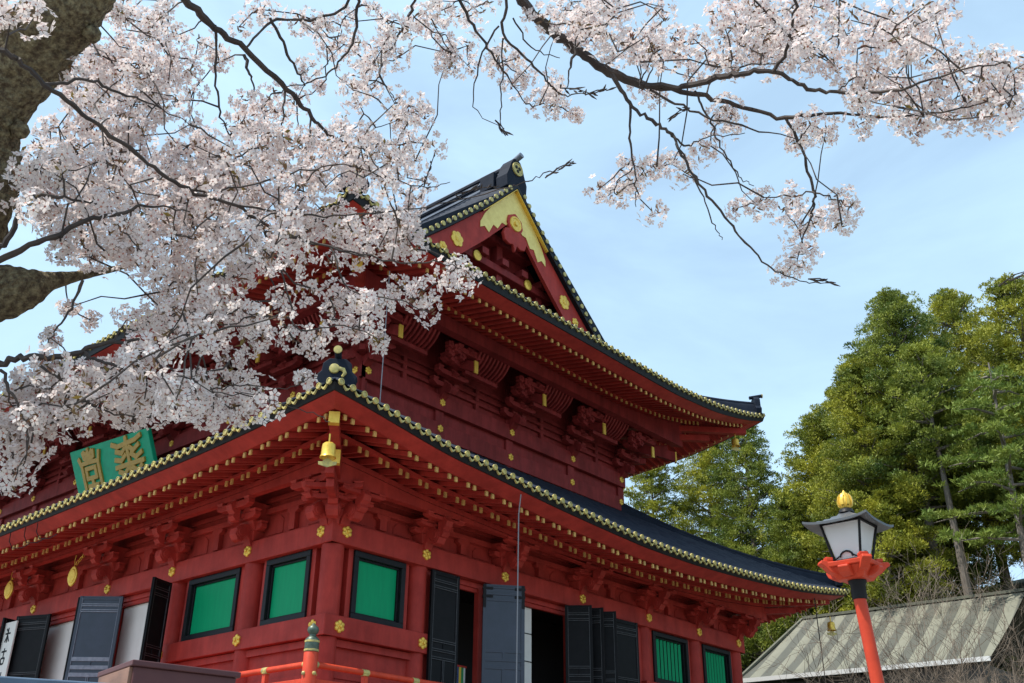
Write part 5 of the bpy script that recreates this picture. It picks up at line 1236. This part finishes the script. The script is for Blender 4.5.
# knots and burrs on the old wood
for i, (px, py, d, rr) in enumerate([(92, 34, 3.68, .030), (60, 52, 3.72, .03), (20, 130, 3.76, .03)]):
    r = random.Random(300+i); mb = MB(); pr = [(.004, -rr), (rr*.7, -rr*.7), (rr, 0), (rr*.75, rr*.7), (.004, rr)]
    mb.lathe(pr, at(px, py, d), 12, ax=(r.gauss(0, 1), r.gauss(0, 1), r.gauss(0, 1))); cm(mb).build('burr', M['bark'], tree, smooth=True)
limb('branch', [(at(-125, 350, 3.95), .12), (at(-50, 308, 3.9), .11), (at(0, 292, 3.86), .092), (at(30, 286, 3.84), .066), (at(52, 281, 3.86), .030), (at(78, 276, 3.9), .017), (at(118, 268, 3.98), .010), (at(150, 258, 4.05), .006)], 'bark', .0, 20, 48)
BR = [
 [(430, -170, 4.4, .042), (505, -35, 4.42, .034), (522, 0, 4.42, .031), (545, 25, 4.42, .029), (575, 48, 4.42, .028), (610, 72, 4.42, .026), (645, 86, 4.42, .023)],
 [(645, 86, 4.2, .018), (690, 85, 4.2, .017), (720, 77, 4.15, .016), (745, 73, 4.1, .014), (773, 72, 4.1, .012), (803, 86, 4.1, .010), (838, 92, 4.1, .009), (900, 90, 4.05, .006), (960, 70, 4.0, .004), (1010, 62, 4.0, .003)],
 [(640, 84, 4.2, .015), (700, 95, 4.25, .013), (735, 105, 4.3, .012), (786, 118, 4.3, .011), (830, 113, 4.25, .009), (900, 117, 4.2, .006), (960, 108, 4.15, .004), (1015, 95, 4.1, .003)],
 [(773, 72, 4.1, .009), (787, 50, 4.05, .008), (793, 20, 4.0, .007), (796, -20, 4.0, .006)],
 [(786, 118, 4.3, .008), (799, 145, 4.3, .008), (812, 185, 4.28, .007), (814, 205, 4.25, .006), (807, 228, 4.2, .004)], [(812, 192, 4.27, .005), (835, 200, 4.2, .003), (852, 208, 4.2, .002)],
 [(612, 74, 4.2, .012), (630, 103, 4.15, .010), (652, 120, 4.1, .009), (671, 134, 4.1, .008), (680, 150, 4.05, .007), (696, 178, 4.0, .006), (720, 211, 4.0, .006), (746, 242, 4.0, .005), (770, 268, 4.0, .004), (800, 280, 4.0, .003), (830, 283, 4.0, .002)],
 [(630, 104, 4.15, .007), (631, 144, 4.1, .006), (635, 180, 4.1, .004), (636, 207, 4.1, .002)], [(632, 168, 4.1, .004), (618, 182, 4.1, .003), (608, 196, 4.1, .002)],
 [(650, 90, 4.2, .007), (690, 110, 4.15, .006), (740, 125, 4.1, .005), (800, 140, 4.1, .002)],
 [(695, 91, 4.2, .006), (709, 119, 4.15, .005), (721, 147, 4.1, .004), (740, 175, 4.1, .003), (754, 186, 4.05, .002)],
 [(671, 134, 4.1, .006), (686, 145, 4.1, .005), (706, 137, 4.1, .003), (745, 133, 4.1, .002)], [(680, 150, 4.05, .005), (700, 190, 4.1, .004), (715, 225, 4.1, .003), (722, 240, 4.1, .002)],
 [(575, 48, 4.2, .009), (569, 75, 4.15, .004), (566, 92, 4.1, .002)],
 [(120, -70, 3.8, .034), (150, -35, 4.0, .026), (185, 0, 4.3, .021), (215, 28, 4.4, .019), (245, 50, 4.45, .017), (287, 90, 4.5, .015), (311, 117, 4.5, .012), (332, 138, 4.5, .008), (361, 150, 4.45, .004)],
 [(350, -160, 4.1, .035), (352, -60, 4.5, .016), (348, 1, 4.6, .009), (317, 18, 4.55, .008), (272, 22, 4.5, .008), (244, 50, 4.45, .006)],
 [(352, -60, 4.5, .014), (357, 0, 4.6, .009), (354, 38, 4.6, .008), (338, 64, 4.55, .006), (317, 80, 4.5, .004), (286, 87, 4.5, .003)],
 [(390, -200, 4.2, .02), (412, -60, 4.5, .012), (414, 0, 4.6, .009), (405, 23, 4.6, .008), (396, 41, 4.6, .007), (379, 73, 4.55, .005), (390, 91, 4.5, .003), (398, 105, 4.5, .002)],
 [(215, 25, 4.4, .008), (217, 85, 4.35, .006), (223, 123, 4.3, .005), (246, 163, 4.2, .003)], [(244, 55, 4.45, .010), (250, 75, 4.4, .007), (256, 95, 4.4, .004)],
 [(270, 18, 4.5, .010), (285, 47, 4.5, .009), (297, 70, 4.5, .007), (305, 86, 4.5, .004)], [(285, 91, 4.5, .006), (283, 141, 4.4, .004), (300, 187, 4.3, .003)], [(311, 118, 4.5, .006), (307, 164, 4.4, .004), (300, 190, 4.3, .002)],
 [(440, -150, 4.1, .025), (455, -50, 4.5, .014), (459, 0, 4.6, .010), (481, 37, 4.55, .008), (502, 69, 4.5, .006), (526, 104, 4.5, .003)],
 [(480, -110, 4.2, .02), (503, -40, 4.4, .010), (507, 0, 4.4, .008), (504, 34, 4.4, .007), (531, 62, 4.4, .006), (549, 84, 4.4, .005), (565, 94, 4.4, .004), (591, 94, 4.4, .002)],
 [(503, 38, 4.4, .005), (502, 94, 4.4, .004), (501, 122, 4.4, .003), (506, 135, 4.4, .002)], [(499, 26, 4.4, .006), (480, 59, 4.4, .005), (474, 106, 4.4, .003), (500, 126, 4.4, .002)], [(513, 18, 4.4, .005), (531, 47, 4.4, .004), (560, 58, 4.4, .002)],
 [(-60, 30, 3.7, .02), (0, 50, 3.6, .0115), (18, 61, 3.6, .011), (50, 88, 3.6, .0105), (82, 113, 3.65, .010), (117, 140, 3.7, .0095), (155, 168, 3.75, .009), (187, 190, 3.8, .0085), (235, 205, 3.85, .008), (281, 233, 3.9, .007), (330, 247, 3.9, .005), (369, 257, 3.9, .003)],
 [(45, 84, 3.65, .008), (88, 80, 3.7, .007), (117, 92, 3.75, .006), (146, 102, 3.8, .004), (190, 125, 3.8, .002)],
 [(-60, 285, 3.9, .05), (-25, 272, 3.85, .022), (0, 260, 3.75, .016), (46, 239, 3.7, .014), (92, 219, 3.7, .011), (129, 211, 3.7, .009), (152, 206, 3.7, .006), (190, 212, 3.7, .003)],
 [(-90, 400, 3.95, .06), (-35, 372, 3.85, .022), (0, 364, 3.75, .015), (28, 357, 3.7, .014), (71, 356, 3.7, .013), (101, 344, 3.7, .010), (147, 342, 3.65, .006), (200, 350, 3.6, .003)],
 [(85, 352, 3.7, .008), (101, 362, 3.65, .007), (138, 368, 3.6, .006), (172, 380, 3.6, .005), (206, 391, 3.6, .003), (260, 395, 3.6, .002)],
 [(83, 280, 3.72, .007), (68, 312, 3.7, .005), (49, 340, 3.7, .003), (42, 356, 3.7, .002)], [(-20, 255, 3.8, .012), (8, 240, 3.7, .012), (22, 205, 3.7, .010), (42, 195, 3.7, .008), (90, 203, 3.7, .004)],
 [(187, 190, 3.8, .006), (230, 190, 3.9, .005), (300, 172, 4.0, .004), (345, 165, 4.1, .003), (420, 188, 4.2, .003), (450, 182, 4.3, .002)],
 [(235, 205, 3.85, .006), (300, 215, 3.9, .005), (370, 213, 4.0, .004), (440, 205, 4.1, .003), (500, 190, 4.2, .003), (524, 183, 4.2, .003), (549, 172, 4.2, .003), (574, 161, 4.2, .002)],
 [(281, 233, 3.9, .005), (340, 250, 3.8, .005), (400, 262, 3.8, .004), (440, 262, 3.8, .003), (462, 268, 3.8, .002)],
 [(330, 247, 3.9, .005), (350, 290, 3.8, .004), (400, 300, 3.75, .003), (430, 313, 3.75, .002)], [(262, 225, 3.88, .006), (285, 280, 3.8, .005), (300, 330, 3.7, .004), (345, 325, 3.7, .003), (382, 341, 3.7, .002)],
 [(206, 391, 3.6, .004), (240, 385, 3.6, .003), (285, 388, 3.6, .002), (318, 376, 3.6, .002)], [(235, 392, 3.6, .003), (300, 410, 3.6, .002), (330, 422, 3.6, .002)],
 [(28, 357, 3.7, .008), (60, 380, 3.65, .006), (100, 410, 3.6, .004), (150, 418, 3.6, .003)], [(0, 370, 3.75, .008), (15, 400, 3.7, .006), (28, 440, 3.65, .004), (14, 482, 3.6, .002)],
]
for i, sp in enumerate(BR): limb('branch', sp, 'twig', .0035, 6, 6, True, i)
# blossom masses: outline position, half sizes, share filled, distance
BL = [  # upper left, behind and beside the trunk
 (14, 18, 22, 30, .8, 3.9), (85, 75, 28, 34, .9, 4.3), (120, 30, 45, 34, .9, 4.5), (160, 24, 24, 26, .7, 4.6), (120, 95, 60, 38, 1.0, 4.4), (172, 78, 30, 34, .8, 4.5), (205, 122, 18, 10, .5, 4.4), (75, 150, 50, 34, 1.0, 4.2), (140, 150, 40, 28, .9, 4.1), (44, 178, 30, 24, 1.0, 3.7), (196, 165, 50, 30, .9, 4.1), (222, 60, 7, 8, .7, 4.4), (214, 42, 10, 8, .7, 4.4), (262, 12, 16, 12, .9, 4.6), (232, 24, 9, 7, .7, 4.5), (200, 44, 8, 9, .5, 4.5),
 (310, 30, 20, 16, .9, 4.6), (328, 46, 16, 14, .9, 4.6), (350, 20, 7, 7, .9, 4.6), (308, 68, 9, 7, .9, 4.5), (326, 86, 7, 6, .9, 4.5), (362, 38, 10, 13, .9, 4.6), (266, 112, 24, 28, 1.0, 4.4), (240, 120, 20, 22, .8, 4.3), (364, 80, 20, 24, 1.0, 4.55), (386, 58, 22, 14, .9, 4.55), (402, 32, 20, 16, 1.0, 4.6), (428, 22, 18, 20, 1.0, 4.6), (452, 54, 12, 16, .9, 4.6), (386, 4, 16, 8, .9, 4.6), (304, 98, 14, 12, .6, 4.5),
 # broad band across the left
 (290, 150, 46, 26, 1.0, 4.2), (345, 140, 30, 20, .9, 4.4), (408, 118, 20, 24, 1.0, 4.4), (372, 155, 38, 24, 1.0, 4.3), (405, 180, 26, 22, .9, 4.2), (436, 138, 7, 10, .5, 4.4), (404, 208, 18, 14, .8, 4.1),
 (250, 190, 60, 30, 1.0, 4.1), (330, 178, 44, 14, .85, 4.15), (150, 200, 70, 28, 1.0, 3.9), (72, 215, 40, 18, .95, 3.75), (24, 203, 20, 10, .5, 3.7), (98, 246, 46, 18, 1.0, 3.75), (170, 245, 56, 28, 1.0, 3.8), (245, 240, 48, 26, 1.0, 3.8), (310, 225, 40, 22, 1.0, 3.85), (370, 235, 46, 22, 1.0, 3.85), (400, 238, 26, 22, 1.0, 3.85), (340, 264, 26, 9, .8, 3.75), (290, 256, 22, 8, .6, 3.75),
 (461, 275, 15, 11, 1.9, 3.8), (385, 298, 26, 14, .9, 3.75), (412, 290, 14, 10, .9, 3.75), (432, 314, 11, 8, 1.1, 3.75), (360, 332, 14, 11, 1.1, 3.7), (340, 306, 13, 12, .8, 3.7), (312, 342, 11, 10, 1.0, 3.7), (381, 341, 5, 4, .9, 3.7), (322, 294, 14, 12, .6, 3.75),
 (170, 284, 24, 13, .9, 3.7), (205, 280, 36, 18, .85, 3.75), (248, 280, 16, 8, .5, 3.75), (165, 318, 40, 20, .9, 3.65), (225, 315, 40, 18, .9, 3.65), (275, 308, 20, 10, .6, 3.7), (146, 352, 30, 12, .9, 3.65), (196, 342, 36, 11, .85, 3.6), (242, 340, 28, 9, .6, 3.6), (285, 335, 12, 8, .5, 3.65), (238, 358, 10, 9, .9, 3.6),
 (66, 308, 5, 5, .6, 3.8), (92, 325, 5, 5, .6, 3.8), (50, 334, 6, 5, .4, 3.8), (40, 364, 30, 6, .7, 3.7),
 (60, 378, 46, 16, .9, 3.6), (25, 400, 30, 20, .9, 3.65), (120, 380, 40, 14, .8, 3.6), (110, 402, 40, 14, .9, 3.55), (170, 400, 36, 16, .9, 3.55), (220, 392, 40, 16, 1.0, 3.55), (250, 408, 24, 12, 1.0, 3.55), (200, 412, 26, 9, .9, 3.55), (72, 412, 18, 12, .8, 3.55), (45, 412, 14, 14, .7, 3.6),
 (25, 430, 18, 20, 1.0, 3.6), (20, 458, 14, 16, 1.0, 3.6), (8, 485, 9, 9, .9, 3.6), (6, 425, 10, 30, .6, 3.65), (50, 425, 7, 6, .7, 3.6), (140, 425, 16, 6, .7, 3.55), (306, 376, 8, 5, .4, 3.6),
 # top centre
 (472, 8, 34, 12, .9, 4.6), (460, 56, 18, 18, 1.0, 4.6), (494, 62, 14, 12, .8, 4.5), (516, 76, 15, 12, .8, 4.5), (543, 96, 16, 12, .9, 4.45), (566, 108, 14, 10, .8, 4.45), (580, 118, 9, 6, .8, 4.4), (556, 78, 11, 10, .7, 4.4), (562, 92, 8, 8, .7, 4.4), (520, 54, 8, 6, .6, 4.5),
 (560, 16, 28, 22, 1.0, 4.35), (605, 14, 30, 20, 1.0, 4.35), (590, 40, 30, 14, .9, 4.3), (640, 45, 34, 16, 1.0, 4.3), (664, 14, 11, 14, .9, 4.3), (670, 52, 24, 16, 1.0, 4.25), (625, 62, 24, 10, .8, 4.25), (700, 50, 20, 12, .8, 4.2), (655, 95, 26, 9, .6, 4.3), (690, 72, 22, 8, .6, 4.2), (735, 30, 24, 32, 1.0, 4.2), (730, 60, 18, 12, .9, 4.2), (726, 116, 15, 12, .9, 4.15), (704, 147, 13, 14, 1.0, 4.1), (678, 168, 12, 12, .9, 4.1), (642, 166, 17, 14, 1.0, 4.1), (630, 182, 14, 10, .9, 4.1), (608, 194, 12, 10, 1.0, 4.1), (650, 216, 9, 8, 1.0, 4.1),
 # upper right
 (775, 20, 40, 26, 1.0, 4.2), (820, 20, 38, 26, .95, 4.15), (780, 50, 36, 20, .9, 4.15), (828, 54, 26, 14, .9, 4.1), (905, 20, 36, 18, 1.0, 4.1), (935, 4, 20, 10, .9, 4.1), (882, 52, 34, 22, 1.0, 4.1), (920, 48, 20, 20, .9, 4.1), (862, 82, 26, 16, .8, 4.1), (890, 95, 40, 16, .95, 4.1), (862, 112, 12, 10, .8, 4.1), (915, 122, 24, 14, 1.0, 4.15), (950, 75, 18, 26, .85, 4.1), (952, 108, 26, 16, 1.0, 4.1), (985, 108, 22, 16, 1.0, 4.05), (1010, 100, 18, 20, 1.0, 4.05), (992, 72, 20, 18, .8, 4.05), (1015, 55, 12, 18, .9, 4.05), (808, 128, 20, 16, 1.0, 4.25), (790, 140, 12, 9, .8, 4.25), (728, 118, 12, 10, .8, 4.2),
 (754, 202, 12, 12, 1.0, 4.1), (730, 206, 10, 6, .7, 4.1), (794, 204, 12, 12, .9, 4.2), (840, 212, 20, 16, 1.0, 4.2), (815, 232, 14, 10, .8, 4.2), (798, 238, 13, 12, .9, 4.15), (805, 256, 13, 10, 1.0, 4.1), (790, 276, 9, 8, .7, 4.0),
]
pom = []
for (cx, cy, rx, ry, dens, dist) in BL:
    n = max(1, int(round(math.pi*rx*ry*dens*(1.22 if cy > 180 and cx < 330 else 1.0)/250.0)))
    pts = []
    for k in range(n):
        for _ in range(14):
            a = rng.random()*2*math.pi; q = math.sqrt(rng.random())*.95; p = (cx+rx*q*math.cos(a), cy+ry*q*math.sin(a))
            if all((p[0]-o[0])**2+(p[1]-o[1])**2 > 95 for o in pts): break
        pts.append(p)
    for p in pts:
        P = at(p[0], p[1], dist+rng.normal()*(.10 if rx < 20 else .26)); pom.append((P, (.036+.018*rng.random())*(.62 if min(rx, ry) < 7 else 1)))
# twigs: each cluster is tied to the nearest wood already there
S = np.array(SAMP); order = np.argsort([np.min(((S-np.array(p))**2).sum(1)) for p, r in pom]); tw = MB(); r = random.Random(5)
for i in order:
    P, rad = pom[i]; d2 = ((S-np.array(P))**2).sum(1); j = int(d2.argmin()); A = Vector(S[j]); l = math.sqrt(d2[j])
    if l > .02:
        mid = A.lerp(P, .5)+Vector((r.gauss(0, .1), r.gauss(0, .1), r.gauss(.03, .1)))*l*.6; c = [A, A.lerp(mid, .6)+Vector((0, 0, .01)), mid, mid.lerp(P, .6), P]
        tw.tube(c, [.0032+.003*min(1, l), .003, .0026, .0022, .0018], 4)
        S = np.vstack([S, [tuple(x) for x in c[1:]]])
PP = np.array([tuple(p) for p, q in pom]); camv = Vector(CAM)
for _ in range(120):     # fine dark twigs crossing on the underside of the blossom
    i = int(rng.integers(0, len(pom))); d2 = np.sqrt(((PP-PP[i])**2).sum(1)); c = np.where((d2 > .14) & (d2 < .48))[0]
    if len(c) == 0: continue
    A = Vector(PP[i]); B_ = Vector(PP[int(rng.choice(c))]); off = (camv-A).normalized()*.10; q = [A+(camv-A).normalized()*.05]
    for t_ in (.25, .5, .75): q.append(A.lerp(B_, t_)+off+Vector(tuple(rng.normal(size=3)*.018)))
    q.append(B_+off*.6); tw.tube(q, [.0034, .0031, .0027, .0023, .0016], 4)
# a few bare twig tips with buds
for a, b in (((545, 178), (574, 161)), ((420, 200), (436, 150)), ((455, 195), (500, 186)), ((560, 88), (592, 94)), ((495, 120), (507, 135)), ((808, 279), (832, 283)), ((1000, 285), (1030, 270)), ((690, 108), (670, 118)), ((585, 95), (610, 90))):
    A, B = at(*a, 4.2), at(*b, 4.2); n = 7
    for q in range(n):
        c = A.lerp(B, q/n); dv = (B-A).normalized()+Vector((r.gauss(0, .5), r.gauss(0, .5), r.gauss(0, .5))); tw.tube([c, c+dv*.014, c+dv*.026], [.0015, .0045, .001], 5)
    tw.tube([A, A.lerp(B, .5)+Vector((0, 0, .012)), B], [.003, .0025, .0015], 5)
cm(tw).build('twigs', M['twig'], tree)['kind'] = 'stuff'
# flowers
cents, nrms, rads = [], [], []
for P, rad in pom:
    n = int(20+rng.integers(0, 9)); i = np.arange(n)+.5; ph = np.arccos(1-2*i/n); th = math.pi*(1+5**.5)*i+rng.random()*6
    d = np.stack([np.cos(th)*np.sin(ph), np.sin(th)*np.sin(ph), np.cos(ph)], 1); d += rng.normal(size=d.shape)*.14; d /= np.linalg.norm(d, axis=1)[:, None]
    ax = rng.normal(size=3); ax /= np.linalg.norm(ax); kp = d@ax > -.62+.25*rng.normal(size=n); d = d[kp]; n = len(d)
    sq = .8+.4*rng.random(3)
    cents.append(np.array(P)+d*sq*(rad*(.85+.35*rng.random(n)))[:, None]*1.1); nn = d+rng.normal(size=d.shape)*.28; nrms.append(nn/np.linalg.norm(nn, axis=1)[:, None]); rads.append(.0178*(.8+.4*rng.random(n)))
C_ = np.concatenate(cents); N_ = np.concatenate(nrms); Rr = np.concatenate(rads); n = len(C_)
C_ = C_-np.array(base)
a = rng.normal(size=(n, 3)); T_ = np.cross(N_, a); T_ /= np.linalg.norm(T_, axis=1)[:, None]; B_ = np.cross(N_, T_)
V = np.zeros((n, 26, 3), np.float32)
cup = (.10+.5*rng.random(n))[:, None]
def pt(rr, ang, h): return C_+(T_*math.cos(ang)+B_*math.sin(ang))*(Rr*rr)[:, None]+N_*(Rr[:, None]*h)
for k in range(5):
    an = k*2*math.pi/5; w = .52
    V[:, k*4+0] = pt(.05, an, 0*cup); V[:, k*4+1] = pt(.70, an-w, cup*.5); V[:, k*4+2] = pt(1.02, an, cup*.85-.03); V[:, k*4+3] = pt(.70, an+w, cup*.5)
    V[:, 20+k] = pt(.20, an+.3, .07+0*cup)
V[:, 25] = C_
idx = (np.arange(n)*26)[:, None]
f4 = np.concatenate([np.stack([idx+k*4+q for q in range(4)], 2)[:, 0, :] for k in range(5)], 0); f5 = np.concatenate([idx+20+q for q in range(5)], 1)
pm = mat('cherry petals', (.78, .675, .655), .6, c2=(.85, .785, .75), nscale=9, trans=.36, spec=.2); ce = mat('flower eye', (.36, .10, .10), .6, c2=(.52, .24, .14), nscale=60)
bl = bulk('blossoms', V.reshape(-1, 3), f4, [pm, ce], mi=np.zeros(len(f4)), parent=tree, faces5=f5, mi5=np.ones(len(f5))); bl['kind'] = 'stuff'
# calyx, stalks and first bronze leaves in each cluster, also dark points painting depth
cal = []; 
for P, rad in pom:
    m = 10; d = rng.normal(size=(m, 3)); d /= np.linalg.norm(d, axis=1)[:, None]; cal.append(np.concatenate([np.tile(np.array(P)-np.array(base), (m, 1))+d*rad*.55, d], 1))
cal = np.concatenate(cal); v, f = leaf_quads(cal[:, :3], cal[:, 3:][:, [1, 2, 0]], np.full(len(cal), .030), .22, 3)
bulk('calyx_stalks', v, f, mat('calyx', (.20, .075, .05), .6, c2=(.16, .13, .03), nscale=30), parent=tree)['kind'] = 'stuff'
lv = []
for P, rad in [pom[i] for i in rng.choice(len(pom), 55, replace=False)]:
    d = rng.normal(size=(5, 3)); d /= np.linalg.norm(d, axis=1)[:, None]; lv.append(np.concatenate([np.tile(np.array(P)-np.array(base), (5, 1))+d*rad*1.1, d[:, [2, 0, 1]]], 1))
lv = np.concatenate(lv); v, f = leaf_quads(lv[:, :3], lv[:, 3:], np.full(len(lv), .032), .4, 4)
bulk('young_leaves', v, f, mat('young bronze leaf', (.20, .14, .03), .5, trans=.3), parent=tree)['kind'] = 'stuff'
